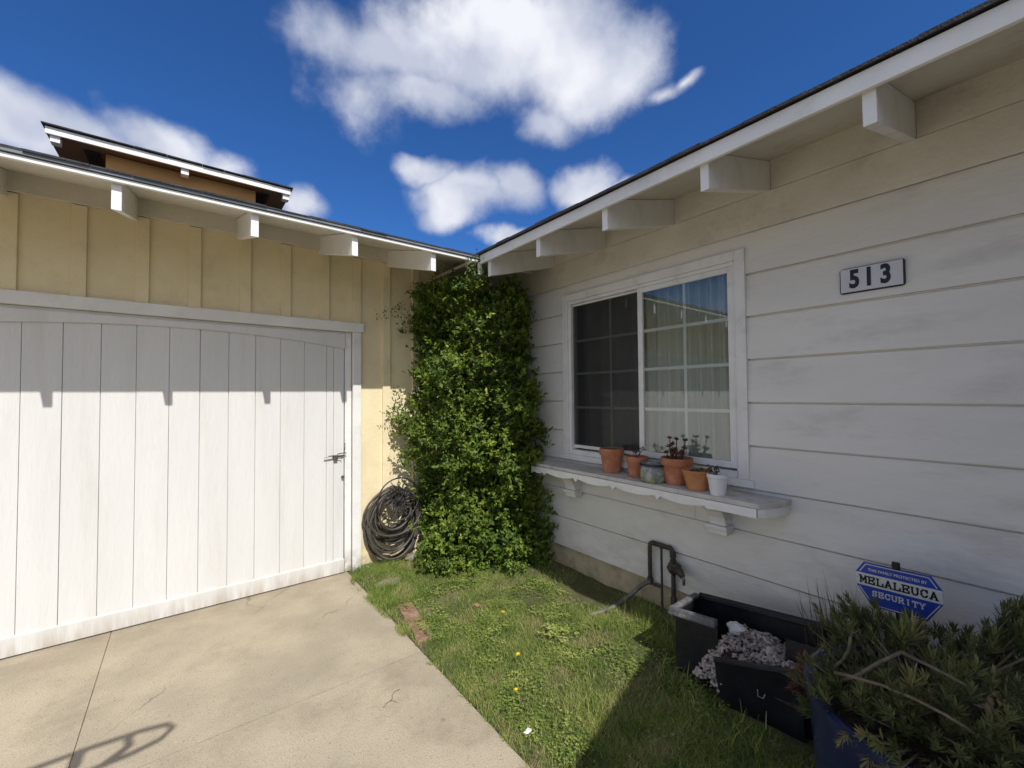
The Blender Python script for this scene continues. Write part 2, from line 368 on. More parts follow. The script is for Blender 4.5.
h.tube([(-1.60, .01, 1.09), (-1.60, -.008, 1.10), (-1.60, -.008, 1.155)], .004)
h.box(-1.69, -1.66, .0, .02, 1.00, 1.05); h.box(-1.70, -1.60, .004, .02, 1.036, 1.046); h.tube([(-1.66, -.004, 1.03), (-1.63, -.008, 1.028), (-1.63, -.008, 1.012)], .003)
h.build('latch', 'latch', door)
MB().tube([(-1.613, .02, .852), (-1.613, -.002, .852)], .012, 10).build('lock_cylinder', 'latch', door)
# roof: deck, drip edge, fascia, rafters
GE = -.96; GZ = 2.70
def roofz(y): return GZ+.037+SL*(y-GE)
dk = MB(); X0, X1 = -7.0, -.78
def slab(mb, x0, x1, y0, y1, zf, th, off=0):
    mb.hexa([(x0, y0, zf(y0)+off-th), (x1, y0, zf(y0)+off-th), (x1, y1, zf(y1)+off-th), (x0, y1, zf(y1)+off-th),
             (x0, y0, zf(y0)+off), (x1, y0, zf(y0)+off), (x1, y1, zf(y1)+off), (x0, y1, zf(y1)+off)])
# deck runs on past the corner under the other roof
slab(dk, -7.6, X1, GE+.02, 5.0, roofz, .028); slab(dk, X1, 6.4, -.76, 5.0, roofz, .028, -.003)
dk.build('roof_deck', 'cream', gar)
def shingles(mb, x0, x1, y0, zf, jit=.004):
    x = x0
    while x < x1:
        x2 = min(x+random.uniform(.14, .33), x1); z = zf(y0); t = .007+random.uniform(0, jit*1.5)
        yy = y0+random.uniform(-.006, .004)
        mb.hexa([(x+.002, yy, z), (x2, yy, z), (x2, y0+.3, zf(y0+.3)), (x+.002, y0+.3, zf(y0+.3)),
                 (x+.002, yy, z+t), (x2, yy, z+t), (x2, y0+.3, zf(y0+.3)+t), (x+.002, y0+.3, zf(y0+.3)+t)])
        x = x2
sh = MB(); shingles(sh, -7.62, X1-.0, GE-.018, lambda y: roofz(y)+.003)
slab(sh, -7.62, X1, GE+.25, 5.0, roofz, .012, .018)
slab(sh, X1, 6.4, -.5, 5.0, roofz, .012, .018)
sh.build('roof_shingles', 'shingle', gar)
MB().box(-7.6, -.79, GE-.012, GE+.018, GZ+.020, GZ+.040).build('drip_edge', 'drip', gar)
MB().box(-7.6, -.79, GE-.0, GE+.022, GZ-.006, GZ+.016).build('fascia', 'fascia', gar, bevel=.002)
def rafter_mesh(thk=.042):
    r = MB(); yb = -GE-.035   # local: wall at y=0, tail at y=-yb ; z relative to GZ
    y0, y1 = -.925, .3
    top = lambda y: SL*(y-GE)+.006
    bot = lambda y: top(y)-.160
    r.hexa([(-thk/2, y0, bot(y0)), (thk/2, y0, bot(y0)), (thk/2, y1, bot(y1)), (-thk/2, y1, bot(y1)),
            (-thk/2, y0, top(y0)), (thk/2, y0, top(y0)), (thk/2, y1, top(y1)), (-thk/2, y1, top(y1))])
    return r
for i, x in enumerate((-3.03, -2.405, -1.80, -1.19, -3.63, -4.27, -4.88, -5.49, -6.1, -6.7, -7.3)):
    if i == 0:
        r0 = rafter_mesh().build('rafter', 'fascia', gar, bevel=.003); r0.location = (x, 0, GZ)
    else:
        r = r0.copy(); C.objects.link(r); r.location = (x, 0, GZ); r.parent = gar
# raised roof monitor on the garage roof
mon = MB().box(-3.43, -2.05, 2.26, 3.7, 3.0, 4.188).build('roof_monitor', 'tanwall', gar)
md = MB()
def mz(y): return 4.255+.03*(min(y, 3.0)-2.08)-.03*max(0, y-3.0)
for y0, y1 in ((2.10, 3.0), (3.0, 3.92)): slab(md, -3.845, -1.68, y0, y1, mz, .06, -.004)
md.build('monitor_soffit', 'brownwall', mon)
ms = MB(); shingles(ms, -3.87, -1.655, 2.05, mz); 
for y0, y1 in ((2.3, 3.0), (3.0, 3.95)): slab(ms, -3.87, -1.655, y0, y1, mz, .012, .014)
ms.build('monitor_shingles', 'shingle', mon)
MB().box(-3.845, -1.68, 2.078, 2.10, 4.175, 4.245).build('monitor_fascia', 'fascia', mon, bevel=.002)
for x in (-3.78, -2.76, -1.73):
    MB().box(x-.035, x+.035, 2.105, 2.2, 4.115, 4.190).build('monitor_rafter', 'fascia' , mon)
for xa in (-3.60, -2.02):
    vb = MB()
    for k in range(7): vb.box(xa+.018*k, xa+.018*k+.010, 2.3, 2.75, 4.178, 4.190)
    vb.box(xa, xa+.12, 2.28, 2.30, 4.176, 4.190)
    vb.build('soffit_vent', 'dark', mon)

# ------------------------------------------------------------------ house (right)
hou = thing('house', (0, 0, 0), 'white lap sided house wall with deep eave, window and flower shelf', 'house')
WY0, WY1, WZ0, WZ1 = -2.765, -1.182, 1.00, 2.463       # window casing, outer
sd = MB(); s0 = .198; st = .2616
def course(y0, y1, z, ztop):
    # wedge board, bottom edge proud
    xb, xt = -.022, -.008
    y0_ = y0
    z += GAP; ztop -= .006
    while y0_ < y1-1e-6:      # boards a few metres long, each a hair out of line
        yn = min(y1, y0_+random.uniform(2.6, 3.9)) if y1-y0_ > 4 else y1
        j = random.uniform(-.0012, .0012); xb2 = xb+random.uniform(-.002, .001)
        sd.hexa([(xb2, y0_+.0008, z+j), (.02, y0_+.0008, z+j), (.02, yn, z-j), (xb2, yn, z-j), (xt, y0_+.0008, ztop), (.02, y0_+.0008, ztop), (.02, yn, ztop), (xt, yn, ztop)])
        y0_ = yn
YE = -8.0; GAP = .012
for i in range(10):
    z = s0+i*st; zt = z+st+.006
    if zt > WZ0+.02 and z < WZ1-.02:
        course(YE, WY0+.03, z, zt); course(WY1-.03, 0, z, zt)
        if z < WZ0: course(WY0+.03, WY1-.03, z, WZ0+.03)
        if zt > WZ1: 
            sd.hexa([(-.009, WY0+.03, WZ1-.02), (.02, WY0+.03, WZ1-.02), (.02, WY1-.03, WZ1-.02), (-.009, WY1-.03, WZ1-.02), (-.004, WY0+.03, zt), (.02, WY0+.03, zt), (.02, WY1-.03, zt), (-.004, WY1-.03, zt)])
    else: course(YE, 0, z, zt)
for i in range(1, 9):
    for y in [-.25-.406*k for k in range(12)]:
        z = s0+i*st+.035
        if WY0-.05 < y < WY1+.05 and WZ0-.1 < z < WZ1+.05: continue
        if random.random() < .35: continue
        sd.prism([(-.0215, y+.0035*math.cos(q*PI/3), z+.0035*math.sin(q*PI/3)) for q in range(6)], (.002, 0, 0))
sd.build('lap_siding', 'siding', hou)
core = MB().box(.004, .12, YE, WY0+.04, .2, 3.0).box(.004, .12, WY1-.04, 0, .2, 3.0).box(.004, .12, WY0+.04, WY1-.04, .2, WZ0+.03).box(.004, .12, WY0+.04, WY1-.04, WZ1-.03, 3.0)
core.box(.12, 6, YE, YE+.1, 0, 3.2)
core.build('wall', 'siding', hou)
MB().box(.012, .15, YE, 0, -.2, .196).build('foundation', 'concrete_found', hou)
# frieze boards: one long board on the top course and blocking between the rafters
MB().box(-.030, -.0205, YE, -.0, 2.552, 2.762).build('frieze_board', 'creambounce', hou, bevel=.002)
RE = -.785; RZ = 2.675
def hz_(x): return RZ+.078+SL*(x-RE)
RY = [-1.07, -1.68, -2.285, -2.90, -3.525, -4.14, -4.75, -5.36]
bl = MB(); ys = [-.1]+RY+[-6]
for a, b in zip(ys[:-1], ys[1:]): bl.box(-.032, .0, b+.022, a-.022, 2.764, 2.955)
bl.build('eave_blocking', 'creambounce', hou, bevel=.002)
def slabx(mb, y0, y1, x0, x1, zf, th, off=0):
    mb.hexa([(x0, y0, zf(x0)+off-th), (x1, y0, zf(x1)+off-th), (x1, y1, zf(x1)+off-th), (x0, y1, zf(x0)+off-th),
             (x0, y0, zf(x0)+off), (x1, y0, zf(x1)+off), (x1, y1, zf(x1)+off), (x0, y1, zf(x0)+off)])
YR = -5.4
rd = MB(); slabx(rd, YR, -.965, RE+.02, 5, hz_, .028); slabx(rd, -.965, -.0, RE+.03, 5, hz_, .028, .004)
rd.build('roof_deck', 'creambounce', hou)
rs = MB(); y = -.93
while y > YR:
    y2 = max(y-random.uniform(.14, .33), YR); t = .012+random.uniform(0, .009); xx = RE-.022+random.uniform(-.006, .004)
    z0 = hz_(xx)+.003; z1 = hz_(xx+.3)+.003
    rs.hexa([(xx, y2, z0), (xx+.3, y2, z1), (xx+.3, y-.002, z1), (xx, y-.002, z0), (xx, y2, z0+t), (xx+.3, y2, z1+t), (xx+.3, y-.002, z1+t), (xx, y-.002, z0+t)])
    y = y2
slabx(rs, YR, .5, RE+.25, 5, hz_, .012, .018)
rs.build('roof_shingles', 'shingle', hou)
MB().box(RE, RE+.02, YR, -.975, RZ, RZ+.072).build('fascia', 'trim', hou, bevel=.002)
r0 = None
for y in RY:
    if r0 is None:
        r = MB(); x0, x1 = -.755, .3; top = lambda x: SL*(x-RE)+.048; bot = lambda x: top(x)-.178
        r.hexa([(x0, -.021, bot(x0)), (x1, -.021, bot(x1)), (x1, .021, bot(x1)), (x0, .021, bot(x0)), (x0, -.021, top(x0)), (x1, -.021, top(x1)), (x1, .021, top(x1)), (x0, .021, top(x0))])
        r0 = r.build('rafter', 'trim', hou, bevel=.003); o = r0
    else: o = r0.copy(); C.objects.link(o); o.parent = hou
    o.location = (0, y, RZ)
# valley board where the two eaves meet
MB().box(-.780, -.752, -.958, -.93, 2.595, 2.70).build('corner_block', 'trim', hou, bevel=.003)

# window
win = MB()
win.box(-.034, .02, WY0, WY0+.062, WZ0+.045, WZ1-.0).box(-.034, .02, WY1-.062, WY1, WZ0+.045, WZ1)
win.box(-.034, .02, WY0+.062, WY1-.062, WZ1-.062, WZ1)
win.box(-.045, .02, WY0-.03, WY1+.03, WZ0, WZ0+.045)
wo = win.build('window', 'winframe', hou, bevel=.003)
iy0, iy1, iz0, iz1 = WY0+.062, WY1-.062, WZ0+.045, WZ1-.062
MB().box(-.016, .05, iy0, iy0+.014, iz0, iz1).box(-.016, .05, iy1-.03, iy1, iz0, iz1).box(-.016, .05, iy0+.014, iy1-.03, iz1-.025, iz1).box(-.022, .05, iy0+.014, iy1-.03, iz0, iz0+.04).build('jamb', 'winframe', wo, bevel=.002)
def sash(name, ya, yb, x, za, zb, fw, fwt):
    m = MB(); d_ = .022
    m.box(x, x+d_, ya, ya+fw, za, zb).box(x, x+d_, yb-fw, yb, za, zb).box(x, x+d_, ya+fw, yb-fw, zb-fwt, zb).box(x, x+d_, ya+fw, yb-fw, za, za+fw)
    o = m.build(name, 'winframe', wo, bevel=.002)
    return o
# right sash (nearer the camera) sits proud of the left one
sash('sliding_sash', -2.690, -1.972, -.010, 1.10, 2.375, .042, .036)
sash('fixed_sash', -1.985, -1.247, .016, 1.10, 2.375, .030, .020)
MB().box(.001, .005, -2.65, -2.013, 1.14, 2.342).build('window_pane', 'glass', wo)
MB().box(.026, .030, -1.957, -1.275, 1.128, 2.357).build('window_pane', 'glass', wo)
MB().box(.0125, .0132, -1.957, -1.275, 1.128, 2.357).build('insect_screen', 'screen', wo)
mu = MB()
for z in (1.458, 1.755, 2.046): mu.box(.007, .013, -2.65, -2.013, z-.011, z+.011)
for a, b in ((1.14, 1.447), (1.469, 1.744), (1.766, 2.035), (2.057, 2.342)): mu.box(.007, .013, -2.355, -2.334, a, b)
mu.build('muntins', 'muntin', wo)
mu = MB()
for z in (1.458, 1.755, 2.046): mu.box(.032, .038, -1.957, -1.275, z-.010, z+.010)
for a, b in ((1.128, 1.448), (1.468, 1.745), (1.765, 2.036), (2.056, 2.357)): mu.box(.032, .038, -1.685, -1.666, a, b)
mu.build('muntins', 'winframe', wo)
def curtain(name, y0, y1, x, m, amp, wl, seed):
    c = MB(); n = 120; k = 8
    for j in range(k+1):
        z = 1.02+j*(1.42/k)
        for i in range(n+1):
            y = y0+(y1-y0)*i/n
            xx = x+amp*math.sin(y*2*PI/wl+2.5*mnoise.noise(Vector((y*3, seed, 0))))+amp*.6*mnoise.noise(Vector((y*14, z*.7, seed)))
            c.v.append((xx, y, z))
    c.f = [(j*(n+1)+i, j*(n+1)+i+1, (j+1)*(n+1)+i+1, (j+1)*(n+1)+i) for j in range(k) for i in range(n)]
    return c.build(name, m, wo, smooth=True)
curtain('curtain', -2.72, -1.95, .13, 'curtain', .022, .085, 1)
curtain('curtain', -1.90, -1.20, .20, 'curtain2', .045, .16, 5)
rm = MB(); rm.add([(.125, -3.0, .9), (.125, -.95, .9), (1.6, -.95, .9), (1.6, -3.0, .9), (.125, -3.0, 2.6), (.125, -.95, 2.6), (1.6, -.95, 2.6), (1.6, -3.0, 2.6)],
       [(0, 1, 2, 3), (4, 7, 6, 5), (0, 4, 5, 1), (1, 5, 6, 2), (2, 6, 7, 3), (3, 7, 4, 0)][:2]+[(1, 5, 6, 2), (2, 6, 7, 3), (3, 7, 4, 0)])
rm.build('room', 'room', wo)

# flower shelf with scalloped apron
SZ = .968
sp = [(.0-.017, -.95), (-.27, -1.02), (-.275, -2.912), (-.24, -2.938), (-.17, -2.968), (-.09, -2.985), (-.021, -2.985)]
shf = MB().prism([(x, y, SZ-.028) for x, y in sp], (0, 0, .028)).build('flower_shelf', 'shelfpaint', hou, bevel=.003)
ap = MB(); pts = []
cus = [-1.02, -1.19, -1.56, -1.93, -2.295, -2.636]
def apz(y):
    if y < -2.66: return SZ-.078
    b = [c for c in cus if c >= y]; a = [c for c in cus if c < y]
    if not a or not b: return SZ-.08
    a = max(a); b = min(b); u = (y-a)/(b-a)
    e = min(u, 1-u)*(b-a)
    z = SZ-.060-.024*math.sin(PI*u)
    if e < .022: z -= .032*(1-e/.022)
    return z
n = 260; ys = [-1.02-(2.905-1.02)*i/n for i in range(n+1)]
top = [(-.276, y, SZ-.001) for y in ys]; bot = [(-.276, y, apz(y)) for y in ys]
for i in range(n):
    a, b = ys[i], ys[i+1]
    za, zb = apz(a), apz(b)
    xa = xb = -.278
    ap.v += [(xa, a, SZ-.0285), (xa, b, SZ-.0285), (xa, a, za), (xa, b, zb), (xa+.022, a, SZ-.0285), (xa+.022, b, SZ-.0285), (xa+.022, a, za), (xa+.022, b, zb)]
    o_ = len(ap.v)-8; ap.f += [(o_, o_+1, o_+3, o_+2), (o_+4, o_+6, o_+7, o_+5), (o_+2, o_+3, o_+7, o_+6)]
apo = ap.build('apron', 'trim', shf)
ep = [(-.272, -2.908), (-.238, -2.934), (-.168, -2.963), (-.09, -2.979), (-.03, -2.979), (-.03, -2.955), (-.09, -2.955), (-.16, -2.940), (-.225, -2.912), (-.254, -2.895)]
MB().prism([(x, y, SZ-.078) for x, y in ep], (0, 0, .0495)).build('end_apron', 'trim', shf, bevel=.002)
def bracket(y):
    prof = [(-.018, SZ-.030), (-.215, SZ-.030), (-.215, SZ-.075), (-.195, SZ-.10), (-.150, SZ-.125), (-.120, SZ-.165), (-.105, SZ-.205), (-.105, SZ-.215), (-.018, SZ-.215)]
    m = MB().prism([(x, y-.055, z) for x, z in prof], (0, .11, 0))
    m.box(-.125, -.018, y-.068, y+.068, SZ-.240, SZ-.2155).box(-.105, -.018, y-.06, y+.06, SZ-.275, SZ-.2405)
    return m.build('bracket', 'trim', shf, bevel=.004)
bracket(-1.33); bracket(-2.60)

# house number
hn = thing('house_number_sign', (-.02, -3.365, 2.145), 'white plaque with black number 513 on the siding', 'sign')
hp = MB().box(-.017, .006, -.128, .128, -.066, .066).build('plaque', 'numblack', hn, bevel=.012)
MB().box(-.020, -.0175, -.121, .121, -.060, .060).build('plaque_face', 'numwhite', hn, bevel=.001)
for ch, yy in (('5', .064), ('1', .006), ('3', -.058)):
    text('digit', ch, .124, (-.0215, yy, -.0), (PI/2, 0, -PI/2), 'numblack', hn, ext=.0008, off=.005, sx=.70)

# ------------------------------------------------------------------ added porch out of view, invented to cast the shade over the near lawn
wg = thing('added_shade_porch', (0, 0, 0), 'added unseen porch roof on square posts, placed to shade the near lawn', 'porch')
def pz(x): return 2.804+.342*(x+1.056)
pr = MB(); slabx(pr, -9, -4.90, -2.35, .9, pz, .12); pr.build('roof', 'shingle', wg)
MB().box(-2.3, -2.2, -5.1, -5.0, -.1, 2.27).build('post', 'trim', wg); MB().box(-2.3, -2.2, -8.8, -8.7, -.1, 2.27).build('post', 'trim', wg)
MB().box(-1.5, -.03, -8.5, -5.35, -.1, 2.55).build('wall', 'stucco', wg)

# ------------------------------------------------------------------ climbing shrub in the corner
def rnd(a, b): return random.uniform(a, b)
def rvec():
    while 1:
        v = Vector((rnd(-1, 1), rnd(-1, 1), rnd(-1, 1)))
        if .05 < v.length < 1: return v.normalized()
shrub = thing('climbing_shrub', (-.45, -.40, 0), 'tall glossy green shrub filling the corner between garage and house', 'shrub')
SB = Vector((-.45, -.40, 0))
def env(th, z):
    """outer distance from the corner at angle th (0 = along the garage wall, 90 = along the house wall)"""
    a = .96; b = 1.02
    if z < .9: a = .96-.10*(1-abs(z-.45)/.45 if 0 < z < .9 else 0); b = .90+.10*min(1, z/.9)
    if z > 1.6: a = .96-.10*(z-1.6); b = 1.02-.08*(z-1.6)
    if z > 2.5: a -= .2*(z-2.5); b -= .1*(z-2.5)
    c, s_ = max(math.cos(th), 1e-3), max(math.sin(th), 1e-3)
    p = 2.6+1.2*min(1, max(0, (z-1.0)/1.0))
    r = ((c/a)**p+(s_/b)**p)**(-1/p)
    u_w = min(1, max(0, (th-.98)/.59)); r *= 1-(.15*min(1, max(0, (z-.2)/.6))+.24*min(1, max(0, (z-1.2)/.9)))*u_w*u_w*(3-2*u_w)
    n = mnoise.noise(Vector((math.cos(th)*2.6, math.sin(th)*2.6, z*2.1)))
    n2 = mnoise.noise(Vector((math.cos(th)*6, math.sin(th)*6, z*5.5+9)))
    return r*(1+.26*n+.22*n2)
lf = MB(); twig = MB(); NSP = 7200
for i in range(NSP):
    th = rnd(.0, PI/2); z = rnd(.10, 2.70) if rnd(0, 1) < .93 else rnd(.05, .5)
    r = env(th, z)
    q = 1-abs(random.gauss(0, .10)) if rnd(0, 1) < .8 else rnd(.45, .9)
    if rnd(0, 1) < .06: q = rnd(1.0, 1.12)
    if th < .25 and z < .30: continue
    P = Vector((-r*q*math.cos(th), -r*q*math.sin(th), z))
    if P.x > -.03 or P.y > -.04: continue
    lim = 2.60+.12*mnoise.noise(Vector((P.x*5, P.y*5, 1)))-.10*max(0, P.x+.5)
    if P.z > lim and not (P.x < -.70 and P.y < -.62): P.z = lim-rnd(0, .5)
    out = Vector((-math.cos(th), -math.sin(th), 0))
    if mnoise.noise(Vector((P.x*7, P.y*7, P.z*6))) < -.33 and q > .75: continue
    ax = (out*.8+Vector((0, 0, rnd(.0, 1.0)))+rvec()*.55).normalized()
    ln = rnd(.05, .12); nl = random.randint(8, 12); base = rnd(.0, .75)
    clump = .75*mnoise.noise(P*5.5)+.5
    if rnd(0, 1) < .14: base += .45
    sz_ = rnd(.75, 1.25)
    for k in range(nl):
        t = k/(nl-1); pp = P+ax*(t*ln)
        dd = (ax*(.25+.6*t)+rvec()*.9).normalized()
        up = (Vector((0, 0, 1))+out*.7+rvec()*.5).normalized()
        tone = min(1, max(0, .25*base+.45*clump+.30*t*rnd(.4, 1.2)+rnd(-.12, .12)))
        L_ = rnd(.026, .046)*sz_
        lf.leaf(pp-SB, dd, up, L_, L_*rnd(.50, .66), tone, .22, .12)
# stray sprigs over the garage wall and beside the window
for (x, y, z, n_) in ((-1.30, -.05, 2.33, 9), (-1.22, -.07, 2.36, 16), (-1.12, -.09, 2.42, 26), (-1.10, -.12, 2.28, 22), (-1.12, -.06, 1.62, 20), (-1.13, -.1, 1.50, 18), (-1.16, -.05, 1.28, 14), (-1.12, -.1, 1.05, 22),
                      (-1.10, -.07, .95, 16), (-.06, -.93, 1.20, 30), (-.10, -.98, 1.17, 26), (-.05, -1.02, 1.12, 14), (-.16, -.96, 1.3, 24), (-.12, -.95, 1.02, 20), (-.82, -1.01, 2.74, 14), (-.86, -.99, 2.66, 26), (-.76, -1.02, 2.66, 22), (-.90, -1.0, 2.6, 26), (-.80, -1.0, 2.55, 30), (-.95, -.95, 2.5, 30)):
    for k in range(n_):
        pp = Vector((x, y, z))+Vector((rnd(-.05, .05), rnd(-.03, .03), rnd(-.05, .05)))
        L_ = rnd(.018, .034); lf.leaf(pp-SB, rvec(), (Vector((-.3, -.6, .6))+rvec()*.5).normalized(), L_, L_*.5, rnd(.05, .55), .2, .1)
# low skirt at the foot
for i in range(190):
    th = rnd(.35, 1.45); r = env(th, .2)*rnd(.88, 1.08); P = Vector((-r*math.cos(th), -r*math.sin(th), rnd(.03, .16)))
    for k in range(10):
        L_ = rnd(.018, .034); lf.leaf(P+rvec()*.035-SB, rvec(), (Vector((-.4, -.5, 1))+rvec()*.6).normalized(), L_, L_*.6, rnd(.15, .8), .2, .1)
lf.build('foliage', 'leaf', shrub, recalc=False)
for i in range(46):
    th = rnd(.1, 1.45); z1 = rnd(.4, 2.6); r1 = env(th, z1)*rnd(.6, .92)
    a = Vector((-.38+rnd(-.12, .12), -.34+rnd(-.12, .12), -.05)); b = Vector((-r1*math.cos(th), -r1*math.sin(th), z1))
    m1 = a.lerp(b, .4)+Vector((rnd(-.06, .06), rnd(-.06, .06), .12)); m2 = a.lerp(b, .75)+Vector((rnd(-.06, .06), rnd(-.06, .06), .06))
    m1.x = min(m1.x, -.05); m1.y = min(m1.y, -.05)
    twig.tube([a-SB, m1-SB, m2-SB, b-SB], [.014, .010, .006, .002], 6)
twig.build('branches', 'wood', shrub)

# ------------------------------------------------------------------ hose holder on the garage wall
hh = thing('hose_holder', (-1.17, -.02, .62), 'round black wrought iron scrollwork hose holder on the yellow wall', 'hose holder')
h = MB(); cy = -.165; Rr = .195
def circ(cx, cz, r, y=cy, n=40, a0=0, a1=2*PI):
    return [(cx+r*math.cos(a0+(a1-a0)*i/n), y, cz+r*math.sin(a0+(a1-a0)*i/n)) for i in range(n if abs(a1-a0-2*PI) < 1e-6 else n+1)]
h.tube(circ(0, 0, Rr), .0065, 8, True); h.tube(circ(0, 0, .070), .005, 8, True)
h.build('outer_ring', 'iron', hh, smooth=True)
def spiral(cx, cz, r0, turns, a0, sgn):
    n = int(26*turns); return [(cx+sgn*r0*(1-.82*i/n)*math.cos(a0+2*PI*turns*i/n), cy, cz+r0*(1-.82*i/n)*math.sin(a0+2*PI*turns*i/n)) for i in range(n+1)]
for cz, s_ in ((.115, 1), (-.115, -1)):
    h = MB()
    for sg in (-1, 1):
        sp_ = spiral(sg*.052, cz, .042, 1.3, PI*.95, sg); 
        h.tube([(x, y, cz+(z-cz)*s_) for x, y, z in sp_], .0042, 6)
        h.tube([(sg*.01, cy, s_*.075), (sg*.03, cy, s_*.10), (sg*.075, cy, s_*.165)], .004, 6)
    h.tube([(0, cy, s_*.07), (0, cy, s_*.175)], .004, 6)
    h.tube([(0, cy, s_*.165), (-.016, cy, s_*.145), (0, cy, s_*.115), (.016, cy, s_*.145), (0, cy, s_*.165)], .004, 6)
    h.build('scroll', 'iron', hh, smooth=True)
h = MB()
for i in range(16):
    a = 2*PI*i/16
    for sg in (-1, 1):
        h.tube([(.072*math.cos(a), cy, .072*math.sin(a)*.9), (.12*math.cos(a+sg*.22), cy-.008, .105*math.sin(a+sg*.22)), (.16*math.cos(a+sg*.05), cy, .115*math.sin(a+sg*.05))], .0036, 5)
for i in range(8):
    a = 2*PI*i/8; h.tube([(0, cy-.004, 0), (.068*math.cos(a), cy-.004, .068*math.sin(a))], .0035, 5)
for i in range(26):   # cast leaf rosette
    a = 2*PI*i/26; r = rnd(.07, .14)
    h.leaf(Vector((r*math.cos(a)*.8, cy-.006, r*math.sin(a)*.6)), Vector((math.cos(a+.5), -.1, math.sin(a+.5))), Vector((0, -1, 0)), .055, .024, None)
h.blob((0, cy-.01, 0), .018, 3, .1)
h.build('leaf_panel', 'iron', hh)
h = MB()
h.lathe([(.075, 0), (.075, .13)], 24)
h.v = [(x, -.005-z, y) for x, y, z in h.v]
for a in (.6, 2.5, 4.7): h.tube([(.13*math.cos(a), cy, .13*math.sin(a)), (.075*math.cos(a), -.08, .075*math.sin(a)), (.09*math.cos(a), .0, .09*math.sin(a))], .005, 6)
h.build('drum', 'iron', hh)
# coiled hose hung on the holder
ho = thing('coiled_garden_hose', (-1.19, -.09, .35), 'dark brown garden hose coiled in hanging loops over the iron holder', 'garden hose')
random.seed(21)
for grp in range(1):
    hm = MB(); path = []
    loops = 17; n = 44
    for k in range(loops):
        y = -.035-.115*((k*7) % loops)/loops; zt = .70-.62+.62+rnd(-.01, .02)
        zb = rnd(.05, .36) if k > 5 else rnd(.04, .14); wdt = .13+.135*(.36-zb)/.32+rnd(-.02, .02); wdt = min(wdt, .262)
        if k % 4 == 3: zb = rnd(.2, .37)
        cx = -1.185+rnd(-.02, .02)
        zc = (zt+zb)/2; hz2 = (zt-zb)/2
        for i in range(n):
            a = PI/2+2*PI*i/n
            s_ = math.sin(a); wl = wdt*(1-.22*max(0, s_)**1.5) if s_ > 0 else wdt
            path.append(Vector((cx+wl*math.cos(a)+.19-.19, y+.004*math.sin(3*a+k), zc+hz2*s_)))
    # smooth the joins between loops
    for _ in range(3):
        q = [path[0]]+[(path[i-1]+path[i]*2+path[i+1])/4 for i in range(1, len(path)-1)]+[path[-1]]; path = q
    hm.tube([p-Vector(ho.location) for p in path], .0105, 8)
    hm.build('hose', 'hose', ho, smooth=True)
MB().tube([(-.25, .02, -.30), (-.20, .0, -.335), (-.12, -.01, -.345)], .012, 8).build('nozzle', 'latch', ho, smooth=True)
random.seed(33)

# ------------------------------------------------------------------ pots on the flower shelf
def pot(kind, loc, rr, hgt, label, m, wall=.008, rim=True, plant=None, name='flower_pot', group='pots on the flower shelf'):
    t = thing(name, (loc[0], loc[1], SZ+.0005), label, 'flower pot', group, rz=rnd(0, 6))
    rb = rr*.68
    if kind == 'classic':
        p = [(rb, 0), (rb+(rr*.90-rb)*.97, hgt*.72), (rr*.98, hgt*.72), (rr, hgt*.75), (rr, hgt*.98), (rr*.985, hgt), (rr*.90, hgt), (rr*.89, hgt*.90)]
    elif kind == 'plain':
        p = [(rb*.98, 0), (rr*.97, hgt*.86), (rr, hgt*.88), (rr, hgt), (rr*.93, hgt), (rr*.91, hgt*.90)]
    elif kind == 'round':
        p = [(rr*.80, 0), (rr*.93, hgt*.12), (rr*.99, hgt*.4), (rr*.97, hgt*.7), (rr*.90, hgt*.83), (rr*.97, hgt*.87), (rr, hgt*.98), (rr*.90, hgt), (rr*.86, hgt*.9)]
    else:
        p = [(rb, 0), (rr*.93, hgt*.80), (rr, hgt*.83), (rr*1.0, hgt), (rr*.94, hgt), (rr*.90, hgt*.9)]
    b = MB().lathe(p, 40).build('pot', m, t); smooth_by_angle(b, 30)
    s = MB(); s.lathe([(rr*.885, hgt*.86), (rr*.6, hgt*.885), (.002, hgt*.90)], 24).build('soil', 'soil', t, smooth=True)
    if plant: plant(t, rr, hgt)
    return t
def pl_stick(t, rr, h):
    s = MB(); s.tube([(0, 0, h*.85), (.004, .002, h+.08), (-.003, .004, h+.17), (.002, 0, h+.26)], [.0045, .004, .004, .003], 6); s.build('stem', 'stem', t)
    l_ = MB()
    for k in range(34):
        a = rnd(0, 6.3); r = rnd(0, rr*.75); l_.leaf(Vector((r*math.cos(a), r*math.sin(a), h*.88)), Vector((math.cos(a)*.5, math.sin(a)*.5, rnd(.4, 1.2))), rvec(), rnd(.02, .05), .008, rnd(.1, .6))
    l_.build('leaves', 'greyleaf', t, recalc=False)
def pl_sprig(t, rr, h):
    l_ = MB(); s = MB()
    for k in range(5):
        a = rnd(0, 6.3); tip = Vector((math.cos(a)*.05, math.sin(a)*.05, h+rnd(.02, .055))); s.tube([(0, 0, h*.85), tuple(tip*.5+Vector((0, 0, h*.48))), tuple(tip)], [.003, .0025, .002], 5)
        for q in range(7): l_.leaf(tip+rvec()*.008, (rvec()+Vector((0, 0, .6))), rvec(), rnd(.015, .028), .010, rnd(.0, .5))
    s.build('stem', 'wood', t); l_.build('leaves', 'redleaf', t, recalc=False)
